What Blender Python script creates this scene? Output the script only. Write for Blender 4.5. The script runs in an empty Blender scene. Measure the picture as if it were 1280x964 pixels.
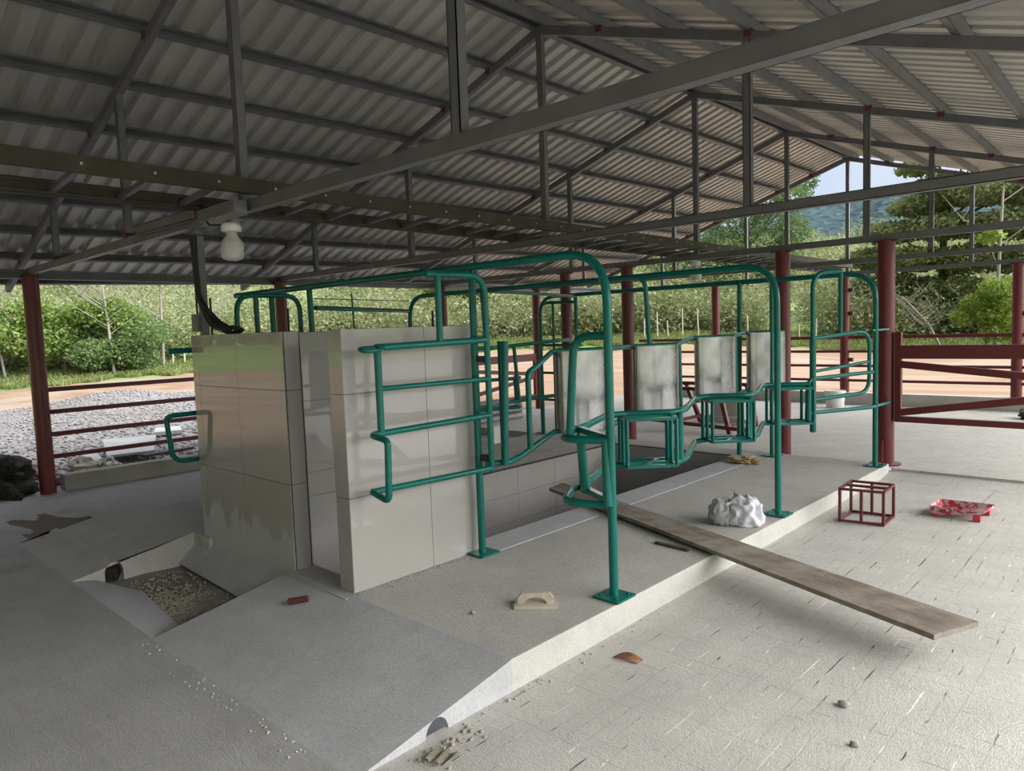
import bpy, bmesh, math, random
import numpy as np
from mathutils import Vector, Matrix
random.seed(7); RNG = np.random.default_rng(11)
scn = bpy.context.scene
COL = scn.collection
PI = math.pi

# ------------------------------------------------------------------ materials
def _nt(name):
    m = bpy.data.materials.new(name); m.use_nodes = True
    nt = m.node_tree
    return m, nt, nt.nodes['Principled BSDF']
def N(nt, t, **kw):
    n = nt.nodes.new(t)
    for k, v in kw.items(): setattr(n, k, v)
    return n
def coords(nt, kind='Object'):
    return N(nt, 'ShaderNodeTexCoord').outputs[kind]
def noise(nt, vec, scale, detail=4, rough=.55, dist=0):
    n = N(nt, 'ShaderNodeTexNoise'); n.inputs['Scale'].default_value = scale
    n.inputs['Detail'].default_value = detail; n.inputs['Roughness'].default_value = rough
    n.inputs['Distortion'].default_value = dist
    nt.links.new(vec, n.inputs['Vector']); return n.outputs['Fac']
def ramp(nt, fac, stops):
    r = N(nt, 'ShaderNodeValToRGB'); e = r.color_ramp.elements
    while len(e) > 1: e.remove(e[-1])
    e[0].position = stops[0][0]; e[0].color = (*stops[0][1], 1)
    for p, c in stops[1:]:
        x = e.new(p); x.color = (*c, 1)
    nt.links.new(fac, r.inputs['Fac']); return r.outputs['Color']
def vramp(nt, fac, a, b, va=0., vb=1.):
    m = N(nt, 'ShaderNodeMapRange'); m.inputs['From Min'].default_value = a; m.inputs['From Max'].default_value = b
    m.inputs['To Min'].default_value = va; m.inputs['To Max'].default_value = vb
    nt.links.new(fac, m.inputs['Value']); return m.outputs['Result']
def math_(nt, op, a, b=None):
    m = N(nt, 'ShaderNodeMath', operation=op)
    for i, v in enumerate((a, b)):
        if v is None: continue
        if isinstance(v, (int, float)): m.inputs[i].default_value = v
        else: nt.links.new(v, m.inputs[i])
    return m.outputs[0]
def mix(nt, fac, a, b, mode='MIX'):
    m = N(nt, 'ShaderNodeMix', data_type='RGBA', blend_type=mode)
    for s, v in ((m.inputs[0], fac), (m.inputs[6], a), (m.inputs[7], b)):
        if isinstance(v, tuple): s.default_value = (*v, 1)
        elif isinstance(v, (int, float)): s.default_value = v
        else: nt.links.new(v, s)
    return m.outputs[2]
def bump(nt, b, h, strength=.3, dist=.01):
    n = N(nt, 'ShaderNodeBump'); n.inputs['Strength'].default_value = strength; n.inputs['Distance'].default_value = dist
    nt.links.new(h, n.inputs['Height']); nt.links.new(n.outputs['Normal'], b.inputs['Normal'])
def setp(b, rough=None, metal=None, spec=None, coat=None):
    if rough is not None: b.inputs['Roughness'].default_value = rough
    if metal is not None: b.inputs['Metallic'].default_value = metal
    if spec is not None: b.inputs['Specular IOR Level'].default_value = spec
    if coat is not None: b.inputs['Coat Weight'].default_value = coat
def simple(name, ca, cb, scale=6, rough=.6, metal=0, spec=.5, bmp=0, bscale=60, bdist=.004, coat=None):
    m, nt, b = _nt(name); v = coords(nt)
    nt.links.new(ramp(nt, noise(nt, v, scale), [(.3, ca), (.7, cb)]), b.inputs['Base Color'])
    setp(b, rough, metal, spec, coat)
    if bmp: bump(nt, b, noise(nt, v, bscale, 3), bmp, bdist)
    return m

M = {}
M['truss'] = simple('truss_steel', (.125, .127, .127), (.17, .172, .172), 5, .45, .3)
M['truss_dark'] = simple('rack_steel', (.03, .026, .015), (.062, .053, .032), 7, .7, .1)
M['primer'] = simple('red_primer', (.075, .018, .015), (.13, .03, .025), 8, .7)
M['red'] = simple('red_paint', (.105, .012, .016), (.15, .02, .024), 3, .35)
M['green'] = simple('green_paint', (.002, .12, .10), (.003, .16, .133), 4, .25, spec=.35)
M['tube_inside'] = simple('bare_metal_edge', (.35, .36, .35), (.5, .5, .48), 9, .4, .6)
M['white_plastic'] = simple('white_plastic', (.62, .63, .62), (.75, .75, .73), 4, .4)
M['slab_white'] = simple('dusty_white', (.38, .38, .38), (.50, .50, .49), 3, .6)
M['bulb'] = simple('bulb_plastic', (.52, .52, .50), (.58, .58, .56), 4, .35)
M['black'] = simple('black_rubber', (.008, .008, .008), (.02, .02, .02), 8, .5)
M['grey_box'] = simple('grey_plastic', (.16, .16, .155), (.22, .22, .21), 8, .6)
M['bag'] = simple('plastic_bag', (.64, .64, .71), (.76, .76, .83), 9, .6, bmp=.3, bscale=30, bdist=.01)
M['bag_grey'] = simple('grey_plastic_bag', (.34, .34, .35), (.46, .46, .47), 9, .6, bmp=.3, bscale=20, bdist=.02)
M['paper'] = simple('kraft_paper', (.42, .27, .15), (.62, .50, .30), 14, .8, bmp=.4, bscale=30)
M['leaf_dry'] = simple('dry_leaf', (.30, .09, .03), (.55, .35, .22), 20, .7)
M['tray'] = simple('red_plastic', (.50, .02, .06), (.60, .05, .09), 5, .35)
M['trowel'] = simple('worn_wood', (.42, .36, .29), (.58, .52, .44), 14, .7, bmp=.3)
M['dark_edge'] = simple('dark_wood', (.05, .04, .03), (.1, .08, .06), 20, .8)
M['rebar'] = simple('rusty_rebar', (.03, .022, .016), (.06, .04, .03), 30, .8)
M['soil'] = simple('dark_soil', (.012, .010, .008), (.035, .028, .022), 9, .9, bmp=1, bscale=18, bdist=.05)
M['stone'] = simple('gravel_stone', (.19, .18, .182), (.34, .325, .33), .9, .85)
M['rubble'] = simple('pale_rubble', (.33, .30, .25), (.52, .48, .40), 3, .85, bmp=.6, bscale=30)
M['pebble'] = simple('pebble', (.25, .25, .24), (.40, .39, .37), 20, .8)
M['bark_pale'] = simple('pale_bark', (.22, .21, .18), (.36, .345, .30), 1.5, .8)
M['bark'] = simple('brown_bark', (.10, .075, .05), (.18, .14, .10), 2, .9)
M['post_wood'] = simple('pale_post', (.45, .44, .36), (.62, .60, .52), 2, .8)
M['pipe_grey'] = simple('grey_pipe', (.14, .14, .14), (.26, .26, .26), 5, .5)
M['grout'] = simple('grout', (.028, .025, .022), (.045, .04, .036), 12, .8)

def concrete(name, ca, cb, cc, fine=.5, groove=False, brush=0, stain=None):
    m, nt, b = _nt(name); v = coords(nt)
    big = noise(nt, v, .55, 5, .6); med = noise(nt, v, 3.2, 6, .65); sm = noise(nt, v, 55, 3, .7)
    c = ramp(nt, big, [(.34, ca), (.5, cb), (.66, cc)])
    c = mix(nt, .55, c, ramp(nt, med, [(.3, tuple(x * .8 for x in cb)), (.7, tuple(min(1, x * 1.18) for x in cb))]))
    c = mix(nt, math_(nt, 'MULTIPLY', vramp(nt, sm, .42, .68), .42), c, tuple(x * .66 for x in cb))
    c = mix(nt, math_(nt, 'MULTIPLY', vramp(nt, noise(nt, v, 7.5, 5, .7), .56, .70), .30), c, tuple(x * .62 for x in cb))
    c = mix(nt, math_(nt, 'MULTIPLY', vramp(nt, noise(nt, v, 130, 2, .6), .58, .66), .35), c, tuple(min(1, x * 1.35) for x in cb))
    if stain:
        st = vramp(nt, noise(nt, v, 1.1, 4, .5), .60, .74)
        c = mix(nt, math_(nt, 'MULTIPLY', st, .55), c, stain)
    h = math_(nt, 'ADD', math_(nt, 'MULTIPLY', sm, .5), math_(nt, 'MULTIPLY', noise(nt, v, 150, 2), .7))
    if groove:
        sep = N(nt, 'ShaderNodeSeparateXYZ'); nt.links.new(v, sep.inputs[0])
        wob = math_(nt, 'MULTIPLY', noise(nt, v, .9, 1), .05)
        def lines(axis, period, width, gate_scale, lo):
            s = math_(nt, 'DIVIDE', math_(nt, 'ADD', sep.outputs[axis], wob), period)
            fr = math_(nt, 'FRACT', s)
            ln = math_(nt, 'LESS_THAN', math_(nt, 'ABSOLUTE', math_(nt, 'SUBTRACT', fr, .5)), width)
            mp = N(nt, 'ShaderNodeMapping'); mp.inputs['Scale'].default_value = gate_scale; nt.links.new(v, mp.inputs[0])
            g = vramp(nt, noise(nt, mp.outputs[0], 1, 1, .4), lo, lo + .06)
            return math_(nt, 'MULTIPLY', ln, g)
        ly = lines(0, .075, .055, (8, 2.9, 1), .485)
        lx = lines(1, .47, .011, (.9, 3, 1), .34)
        lx2 = lines(1, .094, .035, (3.2, 7, 1), .53)
        g = math_(nt, 'MAXIMUM', math_(nt, 'MAXIMUM', ly, lx), lx2)
        h = math_(nt, 'SUBTRACT', h, math_(nt, 'MULTIPLY', g, 1.9))
        c = mix(nt, math_(nt, 'MULTIPLY', g, .22), c, (.30, .29, .265))
    if brush:
        mp = N(nt, 'ShaderNodeMapping'); mp.inputs['Scale'].default_value = (4, 22, 1); mp.inputs['Rotation'].default_value = (0, 0, brush)
        nt.links.new(v, mp.inputs[0])
        br = noise(nt, mp.outputs[0], 1, 4, .6)
        h = math_(nt, 'ADD', h, math_(nt, 'MULTIPLY', br, .6))
        c = mix(nt, math_(nt, 'MULTIPLY', vramp(nt, br, .45, .7), .10), c, tuple(x * .62 for x in cb))
    nt.links.new(c, b.inputs['Base Color']); setp(b, .85, 0, .3)
    bump(nt, b, h, fine, .012)
    return m
M['floor_right'] = concrete('concrete_grooved', (.50, .485, .455), (.56, .545, .515), (.60, .585, .56), .55, groove=True)
M['floor_left'] = concrete('concrete_brushed', (.33, .33, .325), (.41, .408, .40), (.47, .465, .455), .6, brush=.35, stain=(.20, .15, .10))
M['platform'] = concrete('concrete_platform', (.40, .385, .36), (.48, .465, .44), (.53, .515, .49), .4, stain=(.33, .30, .26))
M['ramp'] = concrete('concrete_fresh', (.43, .435, .45), (.49, .495, .515), (.53, .535, .555), .35)
M['curb'] = concrete('concrete_curb', (.50, .485, .455), (.56, .545, .515), (.60, .585, .555), .5)
M['kerb'] = concrete('concrete_kerb', (.22, .21, .18), (.32, .31, .275), (.40, .385, .34), .6, stain=(.15, .145, .12))
M['dip'] = concrete('stained_concrete', (.10, .075, .05), (.15, .115, .08), (.20, .165, .125), .6)
M['mortar'] = concrete('mortar', (.44, .445, .465), (.50, .505, .525), (.54, .545, .565), .3)
M['sand'] = concrete('gravelly_sand', (.26, .235, .20), (.32, .295, .255), (.37, .34, .30), .8)

def tile_mat():
    m, nt, b = _nt('beige_glazed_tile'); v = coords(nt)
    nt.links.new(ramp(nt, noise(nt, v, 1.6, 3), [(.3, (.385, .37, .355)), (.7, (.425, .41, .395))]), b.inputs['Base Color'])
    setp(b, .02, 0, .7); return m
M['tile'] = tile_mat()
def tile_smear():
    m, nt, b = _nt('tile_with_cement_smears'); v = coords(nt)
    sep = N(nt, 'ShaderNodeSeparateXYZ'); nt.links.new(v, sep.inputs[0])
    mp = N(nt, 'ShaderNodeMapping'); mp.inputs['Scale'].default_value = (5.0, 5, 1.4); nt.links.new(v, mp.inputs[0])
    low = vramp(nt, sep.outputs[2], .58, .22)
    f = vramp(nt, math_(nt, 'ADD', noise(nt, mp.outputs[0], 1, 4, .6), math_(nt, 'MULTIPLY', low, .42)), .66, .86)
    f = math_(nt, 'MULTIPLY', f, vramp(nt, sep.outputs[2], .62, .42))
    nt.links.new(mix(nt, f, (.40, .38, .355), (.50, .50, .52)), b.inputs['Base Color'])
    r = math_(nt, 'ADD', math_(nt, 'MULTIPLY', f, .6), .02); nt.links.new(r, b.inputs['Roughness'])
    b.inputs['Specular IOR Level'].default_value = .7
    return m
M['tile_smear'] = tile_smear()
def sheet_mat():
    m, nt, b = _nt('galvanised_roof_sheet'); v = coords(nt)
    nt.links.new(ramp(nt, noise(nt, v, .8, 4), [(.3, (.42, .415, .38)), (.7, (.51, .505, .465))]), b.inputs['Base Color'])
    setp(b, .42, .45, .5); return m
M['sheet'] = sheet_mat()
def stainless():
    m, nt, b = _nt('stainless_steel'); v = coords(nt)
    mp = N(nt, 'ShaderNodeMapping'); mp.inputs['Scale'].default_value = (3, 3, 1.2); nt.links.new(v, mp.inputs[0])
    nt.links.new(ramp(nt, noise(nt, v, 5, 4), [(.3, (.30, .30, .305)), (.7, (.43, .43, .435))]), b.inputs['Base Color'])
    nt.links.new(vramp(nt, noise(nt, v, 9, 3), .3, .7, .17, .30), b.inputs['Roughness'])
    b.inputs['Metallic'].default_value = 1.0
    bump(nt, b, noise(nt, mp.outputs[0], 1.9, 1), .12, .03); return m
M['stainless'] = stainless()
def plank():
    m, nt, b = _nt('weathered_plank'); v = coords(nt)
    m0 = N(nt, 'ShaderNodeMapping'); m0.inputs['Rotation'].default_value = (0, 0, .361); nt.links.new(v, m0.inputs[0])
    mp = N(nt, 'ShaderNodeMapping'); mp.inputs['Scale'].default_value = (1.6, 15, 15); nt.links.new(m0.outputs[0], mp.inputs[0])
    g = noise(nt, mp.outputs[0], 1.6, 7, .7, .3)
    c = ramp(nt, g, [(.25, (.11, .085, .066)), (.5, (.215, .172, .135)), (.75, (.30, .25, .20))])
    c = mix(nt, vramp(nt, noise(nt, v, 3.2, 6, .7), .46, .62, 0, .75), c, (.33, .30, .26))
    c = mix(nt, vramp(nt, noise(nt, m0.outputs[0], 9, 5, .7), .54, .66, 0, .5), c, (.12, .10, .08))
    nt.links.new(c, b.inputs['Base Color']); setp(b, .8); bump(nt, b, g, .4, .006); return m
M['plank'] = plank()
def leaf_mat(name, cols, scale=.35, trans=.35):
    m, nt, b = _nt(name)
    v = coords(nt)
    a = noise(nt, v, scale, 3, .6); f = noise(nt, v, 4.5, 2, .7)
    w = N(nt, 'ShaderNodeTexWhiteNoise'); g = N(nt, 'ShaderNodeNewGeometry')
    nt.links.new(g.outputs['Random Per Island'], w.inputs['Vector'])
    s = math_(nt, 'ADD', math_(nt, 'MULTIPLY', a, .55), math_(nt, 'MULTIPLY', f, .2))
    s = math_(nt, 'ADD', s, math_(nt, 'MULTIPLY', g.outputs['Random Per Island'], .26))
    n = len(cols)
    c = ramp(nt, s, [(.27 + .46 * i / (n - 1), cols[i]) for i in range(n)])
    nt.links.new(c, b.inputs['Base Color']); setp(b, .6, 0, .25)
    t = N(nt, 'ShaderNodeBsdfTranslucent'); nt.links.new(c, t.inputs['Color'])
    mx = N(nt, 'ShaderNodeMixShader'); mx.inputs[0].default_value = trans
    nt.links.new(b.outputs[0], mx.inputs[1]); nt.links.new(t.outputs[0], mx.inputs[2])
    nt.links.new(mx.outputs[0], nt.nodes['Material Output'].inputs['Surface'])
    return m
M['leaf_mixed'] = leaf_mat('leaf_mixed', [(.07, .10, .045), (.16, .205, .085), (.27, .315, .14), (.38, .39, .22), (.48, .47, .35)], .22)
M['leaf_green'] = leaf_mat('leaf_green', [(.09, .16, .04), (.18, .29, .065), (.28, .38, .11), (.37, .43, .19)], .45)
M['leaf_dark'] = leaf_mat('leaf_dark', [(.08, .125, .045), (.17, .22, .08), (.28, .32, .14), (.42, .42, .24)], .3, .5)
M['leaf_yellow'] = leaf_mat('leaf_yellow', [(.10, .18, .025), (.20, .30, .045), (.32, .40, .10)], .5)
M['leaf_soft'] = leaf_mat('leaf_soft', [(.08, .14, .055), (.16, .25, .09), (.27, .35, .15)], .3)
M['grass'] = leaf_mat('grass_blades', [(.14, .19, .06), (.23, .28, .10), (.32, .35, .16)], .4, .3)
def ground_mat():
    m, nt, b = _nt('yard_ground'); v = coords(nt)
    sep = N(nt, 'ShaderNodeSeparateXYZ'); nt.links.new(v, sep.inputs[0])
    r = N(nt, 'ShaderNodeVectorMath', operation='LENGTH'); 
    fl = N(nt, 'ShaderNodeVectorMath', operation='MULTIPLY'); fl.inputs[1].default_value = (1, 1, 0)
    nt.links.new(v, fl.inputs[0]); nt.links.new(fl.outputs[0], r.inputs[0])
    rr = math_(nt, 'ADD', r.outputs['Value'], math_(nt, 'MULTIPLY', math_(nt, 'SUBTRACT', noise(nt, v, .22, 4), .5), 9))
    mp = N(nt, 'ShaderNodeMapping'); mp.inputs['Scale'].default_value = (.25, 1.3, 1); mp.inputs['Rotation'].default_value = (0, 0, .9); nt.links.new(v, mp.inputs[0])
    d = noise(nt, mp.outputs[0], .8, 6, .65)
    dirt = ramp(nt, d, [(.3, (.22, .13, .078)), (.5, (.30, .20, .135)), (.68, (.36, .275, .205))])
    dirt = mix(nt, vramp(nt, noise(nt, v, .12, 3), .5, .62, 0, .7), dirt, (.34, .29, .235))
    gr = ramp(nt, noise(nt, v, .6, 5), [(.3, (.12, .20, .045)), (.6, (.20, .29, .075)), (.75, (.27, .30, .13))])
    hl = ramp(nt, noise(nt, v, .2, 5), [(.3, (.13, .17, .065)), (.6, (.22, .265, .11)), (.75, (.29, .29, .16))])
    dirt = mix(nt, vramp(nt, sep.outputs[0], 2.5, 5), dirt, (.42, .41, .385))  # added pale ground, unseen on the right, bounces light under the roof
    c = mix(nt, vramp(nt, rr, 46.5, 48.5), dirt, gr)
    c = mix(nt, vramp(nt, rr, 60, 66), c, hl)
    nt.links.new(c, b.inputs['Base Color']); setp(b, .9, 0, .2)
    bump(nt, b, d, .5, .08); return m
M['ground'] = ground_mat()
def gravel_mat():
    m, nt, b = _nt('gravel_bed'); v = coords(nt)
    vo = N(nt, 'ShaderNodeTexVoronoi'); vo.inputs['Scale'].default_value = 16; nt.links.new(v, vo.inputs['Vector'])
    c = ramp(nt, vo.outputs['Color'], [(.1, (.16, .15, .152)), (.9, (.31, .295, .30))])
    c = mix(nt, vramp(nt, noise(nt, v, .35, 4), .5, .7, 0, .6), c, (.24, .19, .15))
    nt.links.new(c, b.inputs['Base Color']); setp(b, .9)
    bump(nt, b, vo.outputs['Distance'], .9, .05); return m
M['gravel'] = gravel_mat()
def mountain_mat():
    m, nt, b = _nt('haze_tinted_mountain'); v = coords(nt)
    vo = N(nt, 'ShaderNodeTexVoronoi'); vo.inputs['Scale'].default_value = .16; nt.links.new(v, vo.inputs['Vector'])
    c = ramp(nt, noise(nt, v, .09, 6, .7), [(.38, (.05, .082, .098)), (.65, (.078, .115, .125))])  # blue-green distance haze painted into the forest colour
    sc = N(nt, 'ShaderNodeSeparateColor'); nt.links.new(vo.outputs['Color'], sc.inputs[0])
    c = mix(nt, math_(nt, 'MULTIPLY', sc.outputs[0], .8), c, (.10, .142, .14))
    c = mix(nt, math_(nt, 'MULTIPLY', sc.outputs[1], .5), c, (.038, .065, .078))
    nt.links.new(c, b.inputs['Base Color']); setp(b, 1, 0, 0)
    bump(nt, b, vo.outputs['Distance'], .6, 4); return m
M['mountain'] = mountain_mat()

# ------------------------------------------------------------------ helpers
def tag(o, label=None, cat=None, group=None, kind=None):
    if label: o['label'] = label
    if cat: o['category'] = cat
    if group: o['group'] = group
    if kind: o['kind'] = kind
    return o
def worldloc(p):
    v = Vector((0, 0, 0))
    while p: v = v + p.location; p = p.parent
    return v
def link_mesh(name, me, mats, parent=None, label=None):
    o = bpy.data.objects.new(name, me); COL.objects.link(o)
    for m in (mats if isinstance(mats, (list, tuple)) else [mats]): me.materials.append(M[m] if isinstance(m, str) else m)
    if parent is not None: o.parent = parent
    if label: o['label'] = label
    return o
def obj(name, bm, mats, parent=None, label=None, origin=None):
    """link a bmesh built in world coordinates as one mesh object"""
    base = worldloc(parent) if parent is not None else Vector((0, 0, 0))
    off = Vector(origin) if origin is not None else base
    bmesh.ops.translate(bm, verts=bm.verts[:], vec=-off)
    me = bpy.data.meshes.new(name); bm.to_mesh(me); bm.free()
    o = link_mesh(name, me, mats, parent, label)
    o.location = off - base
    return o
def thing(name, label, cat, loc, group=None):
    o = bpy.data.objects.new(name, None); COL.objects.link(o); o.location = loc; o.empty_display_size = .1
    return tag(o, label, cat, group)
def single(name, bm, mats, label, cat, group=None, origin=None):
    return tag(obj(name, bm, mats, None, None, origin), label, cat, group)
def struct(name, bm, mats, label=None):
    return tag(obj(name, bm, mats), label, None, None, 'structure')
def BM(): return bmesh.new()
def box(bm, lo, hi, mi=0, bev=0):
    lo = Vector(lo); hi = Vector(hi)
    r = bmesh.ops.create_cube(bm, size=1, matrix=Matrix.Translation((lo + hi) / 2) @ Matrix.Diagonal((*(hi - lo), 1)))
    fs = list({f for v in r['verts'] for f in v.link_faces})
    for f in fs: f.material_index = mi
    if bev:
        es = list({e for v in r['verts'] for e in v.link_edges})
        bmesh.ops.bevel(bm, geom=es, offset=bev, segments=2, affect='EDGES', profile=.6)
    return r
def bar(bm, a, b, w, h, up=(0, 0, 1), mi=0):
    """rectangular bar from a to b: w across, h along `up`"""
    a = Vector(a); b = Vector(b); d = (b - a); L = d.length; d.normalize(); up = Vector(up)
    s = d.cross(up)
    if s.length < 1e-4: s = d.cross(Vector((1, 0, 0)))
    s.normalize(); u = s.cross(d).normalized()
    m = Matrix((( *d, ), ( *s, ), ( *u, ))).transposed().to_4x4()
    m = Matrix.Translation((a + b) / 2) @ m @ Matrix.Diagonal((L, w, h, 1))
    r = bmesh.ops.create_cube(bm, size=1, matrix=m)
    for f in {f for v in r['verts'] for f in v.link_faces}: f.material_index = mi
def cchan(bm, a, b, w, h, up=(0, 0, 1), t=.004, side=1):
    """folded steel purlin: web, two flanges and lips, open to one side"""
    a = Vector(a); b = Vector(b); d = (b - a).normalized(); up = Vector(up)
    s = d.cross(up).normalized(); u = s.cross(d).normalized(); s *= side
    def off(du, ds): return a + u * du + s * ds, b + u * du + s * ds
    bar(bm, *off(0, -w / 2 + t / 2), t, h, u)
    bar(bm, *off(h / 2 - t / 2, 0), w, t, u); bar(bm, *off(-h / 2 + t / 2, 0), w, t, u)
    bar(bm, *off(h / 2 - h * .12, w / 2 - t / 2), t, h * .24, u); bar(bm, *off(-h / 2 + h * .12, w / 2 - t / 2), t, h * .24, u)
def fillet(pts, rad, n=6):
    pts = [Vector(p) for p in pts]
    if not rad: return pts
    out = [pts[0]]
    for i in range(1, len(pts) - 1):
        p = pts[i]; a = pts[i - 1] - p; b = pts[i + 1] - p
        la, lb = a.length, b.length; a.normalize(); b.normalize()
        ang = a.angle(b)
        if ang > PI - .02: out.append(p); continue
        t = min(rad / math.tan(ang / 2), la * .48, lb * .48)
        p0 = p + a * t; p1 = p + b * t
        for k in range(n + 1):
            u = k / n; out.append(p0 * (1 - u) ** 2 + p * 2 * u * (1 - u) + p1 * u * u)
    out.append(pts[-1]); return out
def tube(bm, pts, r, seg=12, bend=0, r2=None, mi=0):
    P = fillet(pts, bend); n = len(P)
    T = [((P[min(i + 1, n - 1)] - P[max(i - 1, 0)]).normalized()) for i in range(n)]
    ref = Vector((0, 0, 1)) if abs(T[0].z) < .9 else Vector((1, 0, 0))
    u = T[0].cross(ref).normalized(); rings = []
    for i in range(n):
        u = (u - T[i] * u.dot(T[i])).normalized(); w = T[i].cross(u)
        rr = r if r2 is None else r + (r2 - r) * i / (n - 1)
        rings.append([bm.verts.new(P[i] + (u * math.cos(2 * PI * k / seg) + w * math.sin(2 * PI * k / seg)) * rr) for k in range(seg)])
    for i in range(n - 1):
        for k in range(seg):
            f = bm.faces.new((rings[i][k], rings[i][(k + 1) % seg], rings[i + 1][(k + 1) % seg], rings[i + 1][k])); f.smooth = True; f.material_index = mi
    for ring, rev in ((rings[0], True), (rings[-1], False)):
        f = bm.faces.new(ring[::-1] if rev else ring); f.material_index = mi
        for e in f.edges: e.smooth = False
def lathe(bm, prof, c, seg=24, mi=0):
    c = Vector(c); rings = []
    for r, z in prof:
        rings.append([bm.verts.new(c + Vector((r * math.cos(2 * PI * k / seg), r * math.sin(2 * PI * k / seg), z))) for k in range(seg)])
    for a, b in zip(rings, rings[1:]):
        for k in range(seg):
            f = bm.faces.new((a[k], a[(k + 1) % seg], b[(k + 1) % seg], b[k])); f.smooth = True; f.material_index = mi
    for ring, rev in ((rings[0], True), (rings[-1], False)):
        if (ring[0].co - ring[1].co).length > 1e-5:
            bm.faces.new(ring[::-1] if rev else ring)
def poly(bm, pts, mi=0):
    f = bm.faces.new([bm.verts.new(p) for p in pts]); f.material_index = mi; return f
def prism(bm, outline, axis, a, b, mi=0):
    """extrude a 2-D outline along x, y or z between a and b"""
    def P(q, t):
        return {'x': (t, q[0], q[1]), 'y': (q[0], t, q[1]), 'z': (q[0], q[1], t)}[axis]
    A = [bm.verts.new(P(q, a)) for q in outline]; B = [bm.verts.new(P(q, b)) for q in outline]
    n = len(A); fs = []
    for i in range(n): fs.append(bm.faces.new((A[i], A[(i + 1) % n], B[(i + 1) % n], B[i])))
    fs.append(bm.faces.new(A[::-1])); fs.append(bm.faces.new(B))
    for f in fs: f.material_index = mi
    bmesh.ops.recalc_face_normals(bm, faces=fs)
def grid_sheet(bm, fn, nu, nv, mi=0, smooth=True):
    V = [[bm.verts.new(fn(i / nu, j / nv)) for j in range(nv + 1)] for i in range(nu + 1)]
    for i in range(nu):
        for j in range(nv):
            f = bm.faces.new((V[i][j], V[i + 1][j], V[i + 1][j + 1], V[i][j + 1])); f.smooth = smooth; f.material_index = mi
def blob(bm, c, rad, sub=3, amp=.25, freq=3., flat=None, mi=0, seed=0, smooth=True, ridge=False):
    from mathutils import noise as mn
    r = bmesh.ops.create_icosphere(bm, subdivisions=sub, radius=1)
    for v in r['verts']:
        d = v.co.normalized(); k = 1 + amp * mn.fractal(d * freq + Vector((seed * 3.1, seed * 1.7, 0)), .8, 2.1, 3)
        if ridge: k = 1 + amp * (.5 - 1.7 * abs(mn.noise(d * freq + Vector((seed * 3.1, seed, 0))))) + .12 * amp * mn.noise(d * freq * 4)
        p = Vector((d.x * rad[0] * k, d.y * rad[1] * k, d.z * rad[2] * k)) + Vector(c)
        if flat is not None: p.z = max(p.z, flat)
        v.co = p
    for f in {f for v in r['verts'] for f in v.link_faces}: f.smooth = smooth; f.material_index = mi
def dup(root, name=None):
    """copy a thing and its parts; mesh data shared"""
    r = root.copy(); COL.objects.link(r)
    for ch in root.children:
        c = ch.copy(); COL.objects.link(c); c.parent = r
        for g in ch.children:
            d = g.copy(); COL.objects.link(d); d.parent = c
    return r
def np_mesh(name, verts, quads):
    me = bpy.data.meshes.new(name); nv, nq = len(verts), len(quads)
    k = quads.shape[1]
    me.vertices.add(nv); me.vertices.foreach_set('co', verts.astype(np.float32).ravel())
    me.loops.add(nq * k); me.loops.foreach_set('vertex_index', quads.astype(np.int32).ravel())
    me.polygons.add(nq); me.polygons.foreach_set('loop_start', np.arange(0, nq * k, k, dtype=np.int32))
    me.update(calc_edges=True); return me
def leaf_cards(pos, size, up=.25):
    """one small four-cornered leaf per position, randomly turned"""
    n = len(pos)
    d = RNG.normal(size=(n, 3)); d[:, 2] *= .6; d /= np.linalg.norm(d, axis=1)[:, None]
    e = RNG.normal(size=(n, 3)); e -= d * (e * d).sum(1)[:, None]; e /= np.linalg.norm(e, axis=1)[:, None]
    s = (size * RNG.uniform(.6, 1.4, n))[:, None]
    V = np.stack([pos - d * s * .5, pos + e * s * .32, pos + d * s * .5, pos - e * s * .32], 1).reshape(-1, 3)
    return V, np.arange(n * 4).reshape(-1, 4)
def clump_points(c, rad, n):
    """points near the surface of an ellipsoid, denser on top"""
    d = RNG.normal(size=(n, 3)); d /= np.linalg.norm(d, axis=1)[:, None]
    r = RNG.uniform(.55, 1.05, n)[:, None]
    return np.array(c) + d * r * np.array(rad)
def polar(az, r):
    a = math.radians(az); return -math.sin(a) * r, math.cos(a) * r

# ------------------------------------------------------------------ terrain heights
ZAZ = [-180, -20, 8, 17, 24, 30, 45, 65, 75, 80, 95, 180]
ZFAR = [-.4, -.5, -.55, -.5, .0, .3, .25, -.3, -.6, -.8, -.6, -.4]
def ground_z(x, y):
    r = math.hypot(x, y); az = math.degrees(math.atan2(-x, y))
    zf = np.interp(az, ZAZ, ZFAR)
    dx = max(-9.4 - x, 0, x - 4); dy = max(-6 - y, 0, y - 14.2); d = math.hypot(dx, dy)
    t = min(d / 36, 1)
    z = -.12 * (1 - t) + zf * t
    if r > 48:
        t2 = min((r - 48) / 60, 1); z += (r - 48) * (.085 + .05 * t2)
    return min(z, 24)

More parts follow.
